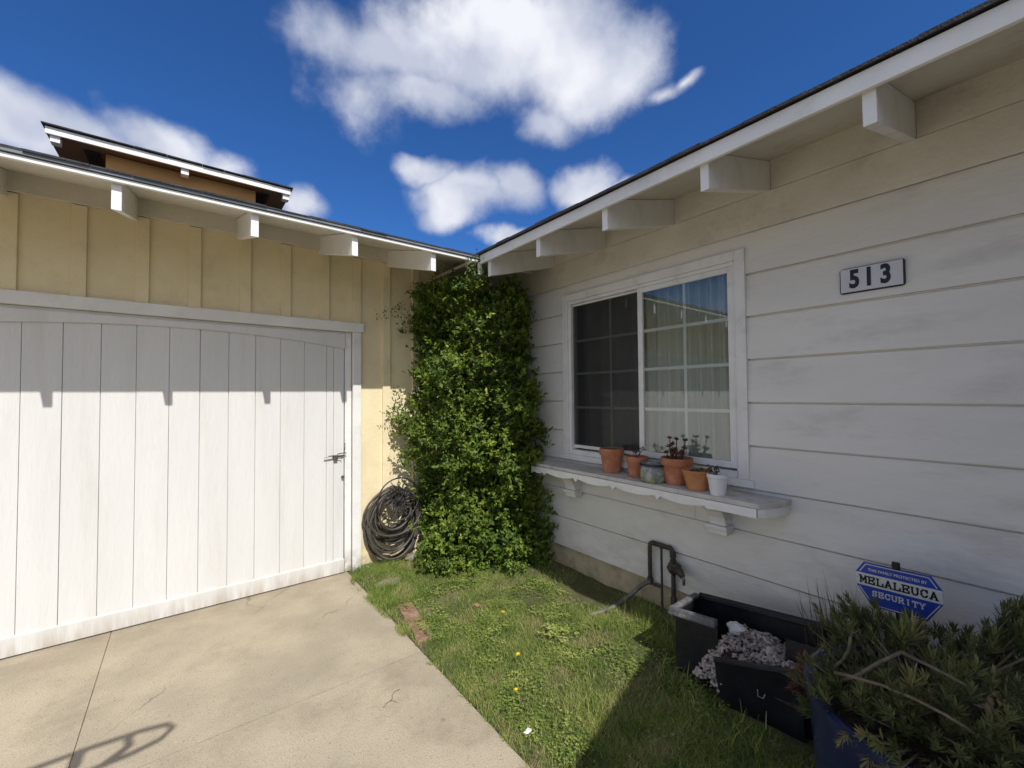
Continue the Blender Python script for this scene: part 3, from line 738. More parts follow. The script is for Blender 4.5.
def pl_succ(t, rr, h):
    l_ = MB(); s = MB()
    for k in range(15):
        a = rnd(0, 6.3); r = rnd(0, rr*.9); tall = rnd(.0, .085)
        if k in (3, 7, 9): tall = .105
        tip = Vector((r*math.cos(a), r*math.sin(a), h+.015+tall))
        s.tube([(r*.6*math.cos(a), r*.6*math.sin(a), h*.85), tuple(tip)], [.004, .003], 5)
        for q in range(20):
            d_ = rvec(); d_.z = abs(d_.z)*.8+.1; l_.leaf(tip, d_, Vector((0, 0, 1)), rnd(.018, .03), .013, rnd(.0, 1) if k % 3 else rnd(0, .3), .4)
    s.build('stem', 'wood', t); l_.build('leaves', 'redleaf', t, recalc=False)
def pl_low(t, rr, h):
    l_ = MB()
    for k in range(9):
        a = rnd(0, 6.3); r = rnd(0, rr*.8)
        for q in range(9): l_.leaf(Vector((r*math.cos(a), r*math.sin(a), h*.9)), rvec()+Vector((0, 0, .8)), rvec(), rnd(.02, .035), .008, rnd(0, .6))
    l_.build('leaves', 'greyleaf', t, recalc=False)
def pl_dark(t, rr, h):
    l_ = MB(); s = MB()
    for k in range(4):
        tip = Vector((rnd(-.05, .02), rnd(-.03, .03), h+rnd(.0, .035))); s.tube([(0, 0, h*.85), tuple(tip)], [.003, .002], 5)
        for q in range(12): l_.leaf(tip+rvec()*.01, rvec(), rvec(), rnd(.014, .026), .011, rnd(.0, .3))
    s.build('stem', 'wood', t); l_.build('leaves', 'redleaf', t, recalc=False)
pot('classic', (-.118, -1.795), .093, .185, 'terracotta pot with a thin upright stem, nearest the shrub end of the shelf', 'terra', plant=pl_stick)
pot('classic', (-.125, -2.03), .080, .150, 'terracotta pot with a tiny sprig between the tall stem pot and painted pot', 'terra', plant=pl_sprig)
pot('round', (-.182, -2.205), .090, .125, 'squat green and grey painted pot with a dark blue rim', 'painted', plant=None)
pb = [o for o in C.objects if o.get('label', '').startswith('squat green')][0]
rg = MB(); rg.tube([(.088*math.cos(a*PI/20), .088*math.sin(a*PI/20), .119) for a in range(40)], .0085, 8, True); rg.build('rim', 'cobalt', pb, smooth=True)
pot('classic', (-.125, -2.345), .102, .175, 'largest terracotta pot holding dark red succulents', 'terra', plant=pl_succ)
pot('plain', (-.185, -2.520), .088, .125, 'low wide orange terracotta pot without a thick collar beside the white pot', 'terra2', plant=pl_low)
pot('white', (-.222, -2.668), .060, .125, 'small white plastic pot at the near end of the shelf', 'whitepot', plant=pl_dark)

# ------------------------------------------------------------------ garden pipe with tap
pp = thing('garden_water_pipe', (-.05, -2.17, 0), 'rusty looped water pipe with brass tap against the foundation', 'water pipe')
def bend(pts, r=.02, n=5):
    pts = [Vector(p) for p in pts]; o = [pts[0]]
    for i in range(1, len(pts)-1):
        a = (pts[i-1]-pts[i]).normalized(); b = (pts[i+1]-pts[i]).normalized(); p0 = pts[i]+a*r; p1 = pts[i]+b*r
        for k in range(n+1):
            t = k/n; o.append(p0*(1-t)**2+pts[i]*2*t*(1-t)+p1*t*t)
    o.append(pts[-1]); return o
m = MB(); m.tube(bend([(0, .095, .20), (0, .095, .495), (0, -.09, .495), (0, -.09, -.05)], .032), .0155, 10)
for z, yy in ((.455, -.09), (.22, .095), (.40, -.09), (.14, -.09)): m.tube([(0, yy, z-.02), (0, yy, z+.02)], .022, 10)
m.tube([(0, .075, .495), (0, .045, .495)], .018, 10); m.tube([(0, -.05, .495), (0, -.075, .495)], .018, 10)
m.tube([(0, 0.0, -.05), (0, .0, .495)], .0085, 8)
m.tube([(0, .0, .20), (0, .095, .20)], .011, 8); m.tube([(0, 0, .475), (0, 0, .51)], .014, 8)
smooth_by_angle(m.build('pipe', 'rust', pp), 40)
m = MB(); m.blob((0, -.09, .365), .040, 4, .15, 2, (1, 1, 1.25)); m.tube([(-.0, -.10, .375), (-.03, -.15, .372), (-.05, -.19, .350)], [.034, .029, .017], 10)
m.lathe([(.022, 0), (.03, .006), (.03, .018), (.01, .024)], 14, (-.03, -.135, .39))
m.build('valve', 'rust', pp, smooth=True)
MB().tube([(-.05, -.19, .352), (-.055, -.20, .335), (-.055, -.2, .300)], [.009, .010, .009], 8).build('tap_spout', 'latch', pp, smooth=True)
ghh = MB(); ghh.tube([Vector(p) for p in [(-.06, -2.085, .215), (-.07, -2.04, .19), (-.085, -2.0, .15), (-.12, -1.965, .10), (-.18, -1.94, .065), (-.25, -1.93, .045), (-.33, -1.92, .035), (-.42, -1.895, .03), (-.50, -1.86, .02)]], [.016, .016, .016, .0165, .0165, .0165, .0165, .016, .015], 10)
o = ghh.build('garden_hose', 'greyhose', smooth=True); tag(o, 'short grey hose running from the wall pipe onto the grass', 'hose')

# ------------------------------------------------------------------ black planter, torn front
tubt = thing('black_planter_box', (-.40, -2.95, 0), 'long black plastic planter with torn front wall, against the siding', 'planter')
def T(x, y, z): return (x+.40, y+2.95, z+.12*(-2.53-y)*(1 if z > .1 else 0))
def plate(mb, a, b, z0a, z1a, z0b, z1b, th, lean=0):
    """upright sheet from plan point a to b, thickness th on the inner side"""
    a = Vector((*a, 0)); b = Vector((*b, 0)); n = Vector((-(b-a).y, (b-a).x, 0)).normalized()
    def P(q, z, o, ln): v = q+n*(o+ln); return T(v.x, v.y, z)
    mb.hexa([P(a, z0a, 0, 0), P(b, z0b, 0, 0), P(b, z0b, th, 0), P(a, z0a, th, 0), P(a, z1a, 0, -lean), P(b, z1b, 0, -lean), P(b, z1b, th, -lean), P(a, z1a, th, -lean)])
m = MB()
plate(m, (-.50, -3.42), (-.50, -3.10), -.05, .33, -.05, .33, .006, .04)
plate(m, (-.25, -2.56), (-.25, -3.42), -.05, .34, -.05, .34, -.006, .0)
plate(m, (-.50, -2.56), (-.25, -2.56), -.05, .345, -.05, .345, .006, -.0)
plate(m, (-.515, -2.80), (-.515, -2.56), -.05, .345, -.05, .345, .006, .0)
plate(m, (-.50, -3.42), (-.25, -3.42), -.05, .33, -.05, .33, -.006, .0)
m.build('body', 'tub', tubt)
m = MB()
m.hexa([T(-.552, -2.80, .315), T(-.552, -2.525, .315), T(-.515, -2.53, .315), T(-.515, -2.80, .315), T(-.545, -2.80, .360), T(-.54, -2.53, .360), T(-.505, -2.545, .352), T(-.505, -2.80, .352)])
m.hexa([T(-.552, -2.525, .315), T(-.245, -2.525, .315), T(-.25, -2.555, .315), T(-.514, -2.555, .315), T(-.54, -2.53, .360), T(-.255, -2.53, .360), T(-.26, -2.568, .352), T(-.505, -2.568, .352)])
m.build('lit_rim', 'tubrim_lit', tubt, bevel=.009)
m = MB(); m.hexa([T(-.27, -3.42, .325), T(-.27, -2.57, .325), T(-.232, -2.54, .325), T(-.232, -3.42, .325), T(-.265, -3.42, .362), T(-.265, -2.60, .362), T(-.238, -2.54, .362), T(-.238, -3.42, .362)])
m.build('back_rim', 'tub', tubt, bevel=.012)
# torn front panel, sagging outwards, with its own rim
def Q(x, y, z): return (x+.40, y+2.95, z)
fp = MB(); fp.hexa([Q(-.585, -2.845, -.03), Q(-.545, -3.20, -.03), Q(-.537, -3.20, -.03), Q(-.577, -2.845, -.03), Q(-.628, -2.835, .235), Q(-.592, -3.20, .335), Q(-.584, -3.20, .335), Q(-.62, -2.835, .235)])
fp.build('torn_front_panel', 'tub', tubt)
fp = MB(); fp.hexa([Q(-.640, -2.832, .225), Q(-.604, -3.20, .325), Q(-.580, -3.20, .325), Q(-.616, -2.832, .225), Q(-.636, -2.832, .258), Q(-.600, -3.20, .358), Q(-.578, -3.20, .350), Q(-.614, -2.832, .250)])
fp.build('front_rim', 'tub', tubt, bevel=.009)
MB().tube([Q(-.612, -3.03, .19), Q(-.62, -3.035, .165), Q(-.612, -3.055, .162), Q(-.606, -3.06, .18)], .003, 6).build('wire_hook', 'latch', tubt)
gv = MB(); random.seed(5)
def gh(x, y):
    u = (-y-2.66)/.6; return .07+.24*min(1, max(0, u*3.5))*min(1, max(0, (x+.66)*7))-.05*max(0, (x+.45)*2.5)+.03*mnoise.noise(Vector((x*9, y*9, 0)))
for i in range(1900):
    x = rnd(-.60, -.27); y = rnd(-3.19, -2.70); 
    if x < -.53 and y > -2.80 and y < -2.795: continue
    z = gh(x, y)-rnd(0, .03)
    if x < -.545 and y < -2.84: continue
    r = rnd(.006, .013); gv.blob((x, y, z), r, i, .35, 1, (1, rnd(.7, 1.2), rnd(.6, .9)))
for i in range(40):
    x = rnd(-.60, -.55); y = rnd(-2.86, -2.79); r = rnd(.006, .013); gv.blob((x, y, .02+.22*max(0, (x+.70)/.15)*rnd(.3, 1)), r, i, .35, 1)
o = gv.build('gravel', 'stones'); tag(o, 'pale gravel heaped in and spilling from the torn black planter', 'gravel', kind='stuff')
nb = MB().prism([(-.575, -3.30, 0), (-.27, -3.30, 0), (-.27, -2.72, 0), (-.575, -2.84, 0)], (0, 0, .0)) 
fill = MB(); n = 14
for j in range(n+1):
    for i in range(n+1):
        x = -.585+.31*i/n; y = -3.32+.62*j/n; fill.v.append((x+.40, y+2.95, gh(x, y)-.03))
fill.f = [(j*(n+1)+i, j*(n+1)+i+1, (j+1)*(n+1)+i+1, (j+1)*(n+1)+i) for j in range(n) for i in range(n)]
fill.build('soil', 'soil', tubt, smooth=True)
o = MB().blob((0, 0, 0), .037, 8, .25, 3, (1, 1.1, .85)).build('white_rock', 'rock', smooth=True); o.location = (-.44, -2.86, gh(-.44, -2.86)+.028)
tag(o, 'fist sized white rock on top of the gravel in the planter', 'rock')

# ------------------------------------------------------------------ blue pot with sprawling plant
random.seed(11)
PC = Vector((-.76, -3.66, 0))
bp = thing('glazed_plant_pot', PC, 'large dark blue glazed pot under the sprawling narrow leaved plant', 'plant pot')
pr_ = [(.30, -.05), (.325, .02), (.342, .18), (.352, .36), (.360, .475), (.372, .482), (.374, .515), (.36, .52), (.335, .51), (.33, .47)]
smooth_by_angle(MB().lathe(pr_, 56).build('pot', 'blueglaze', bp), 35)
MB().lathe([(.322, .475), (.2, .49), (.002, .50)], 32).build('soil', 'soil', bp)
sp_t = thing('sprawling_succulent', PC+Vector((0, 0, .40)), 'sprawling olive green narrow leaved plant spilling over the blue pot', 'plant')
SO = PC+Vector((0, 0, .40))
st_ = MB(); lv = MB()
def rosette(P, ax, n, L0, tone, w=.0062, spread=.9):
    ax = ax.normalized()
    for k in range(n):
        t = k/n; az_ = rnd(0, 6.283); o1 = ax.orthogonal().normalized(); o2 = ax.cross(o1); q_ = .15+1.15*(1-t)
        d_ = (ax+(o1*math.cos(az_)+o2*math.sin(az_))*q_*1.3+rvec()*.18).normalized()
        lv.leaf(P+ax*(t-.6)*.035-SO, d_, ax, L0*rnd(.7, 1.1), w*rnd(.8, 1.2), min(1, max(0, tone+rnd(-.18, .18))), .15, rnd(-.08, .08))
def branch(pts, r0, r1, n=7):
    st_.tube([Vector(p)-SO for p in pts], [r0+(r1-r0)*i/(len(pts)-1) for i in range(len(pts))], 7)
cnt = 0
for i in range(520):
    # dome over the pot, pushed towards the wall and the viewer
    a = rnd(0, 2*PI); e_ = rnd(-.25, 1.)**1 
    el = math.asin(max(-.5, min(1, e_)))
    rr_ = rnd(.70, 1.0)
    P = PC+Vector((.14, -.03, .42))+Vector((math.cos(a)*math.cos(el)*.50, math.sin(a)*math.cos(el)*.60, math.sin(el)*.36))*rr_
    P += Vector((0, 0, .05*mnoise.noise(P*5)))
    if P.x > -.06: P.x = -.06-rnd(0, .06)
    if P.y > -3.30 and P.x < -.45: continue
    if P.x < -.9 and P.z < .52: P.z = rnd(.5, .62)
    if P.z > .60+.35*(-.25-P.x) and abs(P.y+3.47) < .18 and P.x < -.2: P.z -= .13
    if P.z > .66 and abs(P.y+3.47) < .16 and P.x < -.1: continue
    if P.z > .68 and P.y > -3.66: P.z -= .12
    # keep the sign readable from the path: thin the leaves between it and the lawn
    ax = (P-(PC+Vector((.1, 0, .25)))).normalized()+Vector((0, 0, .25))
    b0 = PC+Vector((rnd(-.12, .12), rnd(-.12, .12), .38))
    md_ = b0.lerp(P, .55)+Vector((rnd(-.03, .03), rnd(-.03, .03), rnd(-.03, .04)))
    if i % 3 == 0: branch([b0, md_, P], .006, .003)
    rosette(P, ax, random.randint(20, 30), rnd(.028, .046), .15+.35*rnd(0, 1)+(.25 if rnd(0, 1) < .1 else 0))
for k in range(34):   # taller tufts below the sign and towards the near end
    if k < 12: P = Vector((rnd(-.56, -.42), rnd(-3.56, -3.36), rnd(.60, .665)))
    else: P = Vector((rnd(-.62, -.30), rnd(-3.98, -3.70), rnd(.62, .80)))
    branch([PC+Vector((rnd(-.1, .15), rnd(-.15, .15), .45)), P], .006, .003); rosette(P, (P-PC)+Vector((0, 0, .2)), 34, rnd(.04, .055), rnd(.2, .75))
    for q in range(3):
        P2 = P+rvec()*.06+Vector((0, 0, -.05)); rosette(P2, (P2-PC)+Vector((0, 0, .1)), 26, rnd(.035, .05), rnd(.1, .6))
# hanging sprays over the near side of the pot
for i in range(44):
    a = rnd(PI*.85, PI*1.7); zz = rnd(.38, .52)-(.1 if a > PI*1.25 else 0); r = .37+rnd(0, .06); P = PC+Vector((math.cos(a)*r, math.sin(a)*r, zz))
    rosette(P, Vector((math.cos(a), math.sin(a), -.5)), random.randint(14, 22), rnd(.025, .045), rnd(.3, .85), .005)
    if i % 2: branch([PC+Vector((math.cos(a)*.31, math.sin(a)*.31, .42)), PC+Vector((math.cos(a)*.39, math.sin(a)*.39, .40)), P], .004, .002)
for k in range(46):   # tufts lapping over the rim
    a = PI*(.80+.95*k/46)+rnd(-.04, .04); P = PC+Vector((math.cos(a)*rnd(.34, .41), math.sin(a)*rnd(.34, .41), rnd(.48, .56)))
    if k < 4: continue
    rosette(P, Vector((math.cos(a), math.sin(a), rnd(-.3, .6))), 26, rnd(.028, .045), rnd(.2, .8)); branch([PC+Vector((math.cos(a)*.25, math.sin(a)*.25, .50)), P], .004, .003)
for k in range(60):
    P = Vector((rnd(-1.06, -.90), rnd(-3.98, -3.50), 0)); P.z = .58+.20*min(1, (-3.45-P.y)/.3)*rnd(.5, 1.05)
    rosette(P, (P-PC)+Vector((0, 0, .3)), 26, rnd(.03, .045), rnd(.2, .8))
# bare pale forking stems
base = Vector((-.86, -3.40, .44))
branch([(-.96, -3.44, .58), (-.98, -3.50, .644), (-.96, -3.551, .703), (-.94, -3.60, .75)], .0065, .0055)
branch([(-.94, -3.60, .75), (-.97, -3.651, .755), (-1.0, -3.70, .76), (-1.0, -3.76, .745)], .0055, .004)
branch([(-1.00, -3.44, .63), (-1.02, -3.494, .651), (-1.04, -3.575, .674), (-1.06, -3.648, .684), (-1.07, -3.71, .68), (-1.05, -3.78, .65)], .0055, .004)
branch([(-.86, -3.40, .57), (-.85, -3.424, .606), (-.83, -3.437, .64), (-.82, -3.441, .69)], .0065, .005)
branch([(-.72, -3.28, .43), (-.70, -3.285, .49), (-.68, -3.315, .545)], .0065, .005)
rosette(Vector((-.93, -3.60, .79)), Vector((0, 0, 1)), 40, .07, .6); rosette(Vector((-.90, -3.62, .80)), Vector((.2, 0, 1)), 40, .075, .8)
rosette(Vector((-1.05, -3.64, .72)), Vector((-.1, 0, 1)), 34, .055, .72); rosette(Vector((-.95, -3.70, .56)), Vector((-.1, 0, 1)), 50, .06, .72)
rosette(Vector((-.92, -3.76, .53)), Vector((-.3, -.1, .8)), 46, .06, .7)
rosette(Vector((-.80, -3.29, .43)), Vector((-.3, .3, 1)), 40, .055, .78); rosette(Vector((-.82, -3.441, .71)), Vector((0, 0, 1)), 30, .045, .6)
for k in range(170):   # loose rosettes on the near side
    y_ = rnd(-3.98, -3.38); P = Vector((rnd(-1.06, -.66), y_, 0)); P.z = .54+.16*rnd(.0, 1)*min(1, max(.25, (-3.40-y_)/.3))
    rosette(P, (P-PC)+Vector((0, 0, .15)), random.randint(20, 30), rnd(.028, .048), rnd(.1, .75))
st_.build('stems', 'stem', sp_t, smooth=True); lv.build('foliage', 'succ', sp_t, recalc=False)
# reddish rosette at the edge beside the planter
lv2 = MB()
for (x, y, z) in ((-.79, -3.29, .47), (-.76, -3.27, .50), (-.74, -3.255, .42), (-.76, -3.24, .38), (-.70, -3.235, .40), (-.72, -3.26, .36)):
    for k in range(34):
        d_ = (rvec()+Vector((-.4, .3, .1))).normalized(); lv2.leaf(Vector((x, y, z))-SO, d_, Vector((0, 0, 1)), rnd(.025, .05), .011, rnd(.2, 1))
lv2.build('red_rosettes', 'redleaf', sp_t, recalc=False)
dl = MB(); 
for k in range(26):
    P = Vector((-.97, -3.79, .71)); dl.leaf(P+rvec()*.02-SO, rvec()+Vector((0, -.6, -.4)), rvec(), rnd(.02, .04), .014, rnd(.6, 1))
dl.build('dead_leaves', 'dryblade', sp_t, recalc=False)
# wispy dry grass growing behind the pot against the siding
wv = thing('tall_dry_weeds', (-.2, -3.25, 0), 'wispy dry weeds against the siding behind the black planter', 'weeds'); wb = MB()
for k in range(150):
    x = rnd(-.30, -.05); y = rnd(-3.42, -3.14); 
    p0 = Vector((x, y, .1)); tip = p0+Vector((rnd(-.12, .05), rnd(-.12, .14), rnd(.28, .56)))
    sd_ = Vector((0, .0022, 0)); md_ = p0.lerp(tip, .6)+Vector((0, 0, .04))
    wb.add([tuple(q-Vector((-.2, -3.25, 0))) for q in (p0-sd_, p0+sd_, md_+sd_*.8, tip, md_-sd_*.8)], [(0, 1, 2, 4), (4, 2, 3)], rnd(0, 1)*.8)
wb.build('stalks', 'dryblade', wv, recalc=False)

# ------------------------------------------------------------------ yard sign
ys_ = thing('yard_sign', (-.25, -3.468, .68), 'blue and white octagonal security yard sign above the potted plant', 'sign')
ys_.rotation_euler = (R(-1.5), 0, 0)
def oct_(sx, sz, x, th=.003):
    P = [(-.112, .112), (.112, .112), (.143, .062), (.143, .005), (.092, -.082), (-.092, -.082), (-.143, .005), (-.143, .062)]
    return [(x, a*sx, b*sz+.0) for a, b in P]
MB().prism(oct_(1, 1, 0), (.004, 0, 0)).build('panel', 'signblue', ys_)
def line(mb, pts, w, x, close=False):
    k = len(pts)
    for i in range(k if close else k-1):
        a = Vector((0, *pts[i])); b = Vector((0, *pts[(i+1) % k])); d_ = (b-a).normalized(); n_ = Vector((0, -d_.z, d_.y))*w/2
        a2 = a-d_*w*.45; b2 = b+d_*w*.45
        mb.hexa([(x, *(a2-n_)[1:]), (x, *(b2-n_)[1:]), (x, *(b2+n_)[1:]), (x, *(a2+n_)[1:]), (x+.0008, *(a2-n_)[1:]), (x+.0008, *(b2-n_)[1:]), (x+.0008, *(b2+n_)[1:]), (x+.0008, *(a2+n_)[1:])])
m = MB(); line(m, [(-.127, .068), (-.105, .103)], .0035, -.0012); line(m, [(-.103, .1035), (.103, .1035)], .0035, -.0016); line(m, [(.105, .103), (.127, .068)], .0035, -.0012)
line(m, [(-.132, -.002), (-.086, -.074)], .0035, -.0012); line(m, [(-.084, -.0745), (.084, -.0745)], .0035, -.0016); line(m, [(.086, -.074), (.132, -.002)], .0035, -.0012)
m.build('border_line', 'signwhite', ys_)
MB().box(-.0012, -.0002, -.143, .143, .006, .061).build('white_band', 'signwhite', ys_)
rt = (PI/2, 0, -PI/2)
text('lettering', 'THIS FAMILY PROTECTED BY', .0165, (-.0012, 0, .080), rt, 'signwhite', ys_, .0004, .0003, .92)
ST = {'M': ([(.14, 0, .14, 1), (.14, 1, .5, .3), (.5, .3, .86, 1), (.86, 1, .86, 0)], [(.14, 0), (.86, 0), (.1, 1), (.9, 1)]),
      'E': ([(.2, 0, .2, 1), (.2, 1, .88, 1), (.2, .5, .68, .5), (.2, 0, .88, 0), (.88, 1, .88, .74), (.88, 0, .88, .26), (.68, .38, .68, .62)], [(.16, 0), (.16, 1)]),
      'L': ([(.24, 0, .24, 1), (.24, 0, .9, 0), (.9, 0, .9, .34)], [(.24, 1), (.2, 0)]),
      'A': ([(.14, 0, .5, 1), (.5, 1, .86, 0), (.28, .34, .72, .34)], [(.14, 0), (.86, 0)]),
      'U': ([(.17, 1, .17, .28), (.17, .28, .33, .03), (.33, .03, .67, .03), (.67, .03, .83, .28), (.83, .28, .83, 1)], [(.17, 1), (.83, 1)]),
      'C': ([(.84, .72, .66, .97), (.66, .97, .34, .97), (.34, .97, .14, .7), (.14, .7, .14, .3), (.14, .3, .34, .03), (.34, .03, .66, .03), (.66, .03, .84, .26), (.84, .68, .84, 1)], []),
      'S': ([(.80, .74, .62, .97), (.62, .97, .34, .97), (.34, .97, .18, .76), (.18, .76, .32, .56), (.32, .56, .68, .46), (.68, .46, .84, .26), (.84, .26, .66, .03), (.66, .03, .34, .03), (.34, .03, .17, .24), (.17, 0, .17, .26), (.82, .74, .82, 1)], []),
      'R': ([(.2, 0, .2, 1), (.2, 1, .65, 1), (.65, 1, .82, .84), (.82, .84, .82, .66), (.82, .66, .65, .5), (.65, .5, .2, .5), (.55, .5, .84, 0)], [(.18, 0), (.86, 0), (.16, 1)]),
      'I': ([(.5, 0, .5, 1)], [(.5, 0), (.5, 1)]), 'T': ([(.5, 0, .5, 1), (.1, 1, .9, 1), (.1, 1, .1, .74), (.9, 1, .9, .74)], [(.5, 0)]),
      'Y': ([(.5, 0, .5, .45), (.5, .45, .14, 1), (.5, .45, .86, 1)], [(.5, 0), (.14, 1), (.86, 1)])}
def slab_text(word, zc, hgt_, wid, wt, m_, x):
    mb = MB(); n_ = len(word); cw = wid/n_; k = 0
    for i, ch in enumerate(word):
        y0 = wid/2-i*cw
        P_ = lambda u, v: (y0-cw*(.06+.88*u), zc-hgt_/2+wt/2+v*(hgt_-wt))
        for (u0, v0, u1, v1) in ST[ch][0]:
            k += 1; line(mb, [P_(u0, v0), P_(u1, v1)], wt, x-.00004*(k % 9))
        for (u0, v0) in ST[ch][1]:
            k += 1; p_ = P_(u0, v0); line(mb, [(p_[0]-cw*.11, p_[1]), (p_[0]+cw*.11, p_[1])], wt*.8, x-.00004*(k % 9)-.0004)
    return mb.build('lettering', m_, ys_)
slab_text('MELALEUCA', .0335, .036, .262, .0062, 'signblack', -.0024)
slab_text('SECURITY', -.022, .027, .180, .0046, 'signwhite', -.0014)
MB().box(.005, .013, -.012, .012, -.66, .135).build('stake', 'signblack', ys_, bevel=.003)
MB().box(-.004, .016, -.014, .014, .104, .139).build('clip', 'signblack', ys_, bevel=.005)

# ------------------------------------------------------------------ lawn bits
bk = MB().box(-.055, .055, -.135, .135, -.03, .035).box(-.055, .055, -.31, -.16, -.03, .022)
vs = [(x+.012*mnoise.noise(Vector((x*30, y*30, z*30))), y+.02*mnoise.noise(Vector((x*20, y*20, z*20+5))), z) for x, y, z in bk.v]; bk.v = vs
bk.v = []; bk.f = []
bk.box(-.055, .055, -.27, .27, -.03, .03)
bm_ = bk.build('brick_edging', 'brick', bevel=.008); bm_.location = (-1.465, -1.16, -.004); bm_.rotation_euler = (0, R(3), R(-9))
tag(bm_, 'worn reddish brick strip sunk in the grass along the driveway edge', 'brick')
o = MB().blob((0, 0, 0), .09, 2, .25, 3, (1.3, .9, .35)).build('flat_stone', 'stone', smooth=True); o.location = (-1.37, -.45, .005); tag(o, 'flat grey stone in the grass below the coiled hose', 'stone')
o = MB().blob((0, 0, 0), .05, 6, .3, 3, (1.2, .9, .7)).build('rough_stone', 'stone', smooth=True); o.location = (-1.03, -.12, .04); tag(o, 'small tan stone against the wall under the shrub edge', 'stone')
fl = [((-1.03, -1.60), 'dandelion flower nearest the shrub, alone near the middle of the lawn', .11), ((-1.22, -2.00), 'dandelion flower between the other two on the lawn', .09), ((-1.40, -2.21), 'dandelion flower closest to the driveway and camera', .08)]
for (x, y), lb, hh_ in fl:
    t = thing('dandelion', (x, y, 0), 'yellow '+lb, 'flower', 'dandelions in the lawn')
    MB().tube([(0, 0, 0), (.004, .004, hh_*.6), (0, 0, hh_)], .0016, 5).build('stem', 'clover', t)
    f_ = MB()
    for k in range(46):
        a = rnd(0, 6.3); f_.leaf(Vector((0, 0, hh_)), Vector((math.cos(a), math.sin(a), rnd(.05, 1.3))), Vector((0, 0, 1)), rnd(.010, .017), .005, None)
    f_.build('petals', 'petal', t, recalc=False)
def flat_leaf(name, x, y, s, label, cat, m, z=.05, rz=0.):
    l_ = MB(); l_.leaf(Vector((0, 0, 0)), Vector((1, 0, 0)), Vector((.1, 0, 1)), s, s*.6, None, .2, .15); 
    sol = l_.build(name, m, recalc=False); md2 = sol.modifiers.new('t', 'SOLIDIFY'); md2.thickness = .0012
    sol.location = (x, y, z); sol.rotation_euler = (R(8), R(-6), rz); tag(sol, label, cat)
flat_leaf('dry_leaf', -1.057, -1.322, .07, 'tan dry leaf lying on the grass behind the dandelions', 'leaf', 'dryleaf', .045, 1.)
o = MB().blob((0, 0, 0), .015, 9, .4, 2, (1.2, .8, .35)).build('paper_scrap', 'paper'); o.location = (-1.476, -2.395, .03); tag(o, 'crumpled white paper scrap in the grass near the driveway corner', 'litter')
tw = MB(); tw.v = []
tw.tube([(0, 0, .002), (.03, .022, .005), (.055, .028, .006), (.075, .05, .005), (.085, .09, .003), (.11, .12, .002), (.15, .125, .002)], .0014, 5); tw.tube([(.055, .028, .006), (.075, .01, .004), (.085, -.02, .002)], .001, 5)
o = tw.build('twig', 'wood'); o.scale = (.8, .6, 1); o.location = (-1.93, -1.80, .0); tag(o, 'thin curled dry twig lying on the driveway', 'twig')
o = MB().blob((0, 0, 0), .010, 4, .3, 1, (1.3, 1, .5)).build('pebble', 'soil'); o.location = (-2.28, -2.05, .004); tag(o, 'small dark pebble lying on the driveway', 'pebble')

# grass
random.seed(3)
import array
gb = MB(); V = gb.v; F = gb.f; Tn = gb.t
def blade(x, y, z, h_, w_, lean, tone, two=True):
    a = rnd(0, 2*PI); ca, sa = math.cos(a), math.sin(a); b = rnd(0, 2*PI); lx, ly = lean*math.cos(b), lean*math.sin(b)
    o_ = len(V); wx, wy = ca*w_/2, sa*w_/2
    V.append((x-wx, y-wy, z)); V.append((x+wx, y+wy, z))
    V.append((x+lx*.45+wx*.7, y+ly*.45+wy*.7, z+h_*.62)); V.append((x+lx*.45-wx*.7, y+ly*.45-wy*.7, z+h_*.62)); V.append((x+lx, y+ly, z+h_))
    F.append((o_, o_+1, o_+2, o_+3)); F.append((o_+3, o_+2, o_+4)); Tn.extend([tone]*5)
cnt = 0
while cnt < 165000:
    x = -1.61+1.61*random.random(); y = -.0-4.0*random.random()**1.0
    n1 = mnoise.noise(Vector((x*2.3, y*2.3, 4))); n2 = mnoise.noise(Vector((x*7, y*7, 8)))
    dens = .85+.25*n1+.3*n2
    if y > -1.9 and x > -.36: dens -= .75
    elif x > -.12: dens -= .5
    dens -= .15*max(0, 1-((x+.62)**2/.14+(y+1.55)**2/.12))+.2*max(0, 1-((x+.85)**2/.05+(y+2.2)**2/.08))
    if x < -1.53 and n2 < .1: dens -= .5
    if x < -1.575 and n1+n2 < .25: continue
    if random.random() > dens: cnt += .15; continue
    if -1.53 < x < -1.40 and -1.44 < y < -.88: 
        if random.random() < .60: continue
    if -.62 < x < -.24 and y < -2.56 and y > -3.4: continue
    if (x+.7)**2+(y+3.62)**2 < .08: continue
    z = lz(x, y)-.004
    hb = .023+.016*n1
    if x < -1.2 and y > -.9: hb += .018
    if y < -2.3: hb += .003
    h_ = max(.012, hb*rnd(.55, 1.5)); tone = .50+.45*n2+.30*n1+rnd(-.32, .32)
    if x < -1.2 and y > -.9: tone = min(tone, .6)
    n3 = mnoise.noise(Vector((x*4.1+3, y*4.1, 7)))
    if random.random() < (.06 if n3 < .18 else .42): tone = rnd(.86, 1)
    else: tone = min(.84, max(0, tone))
    blade(x, y, z, h_, rnd(.0018, .0036), h_*rnd(.3, 1.3), tone)
    cnt += 1
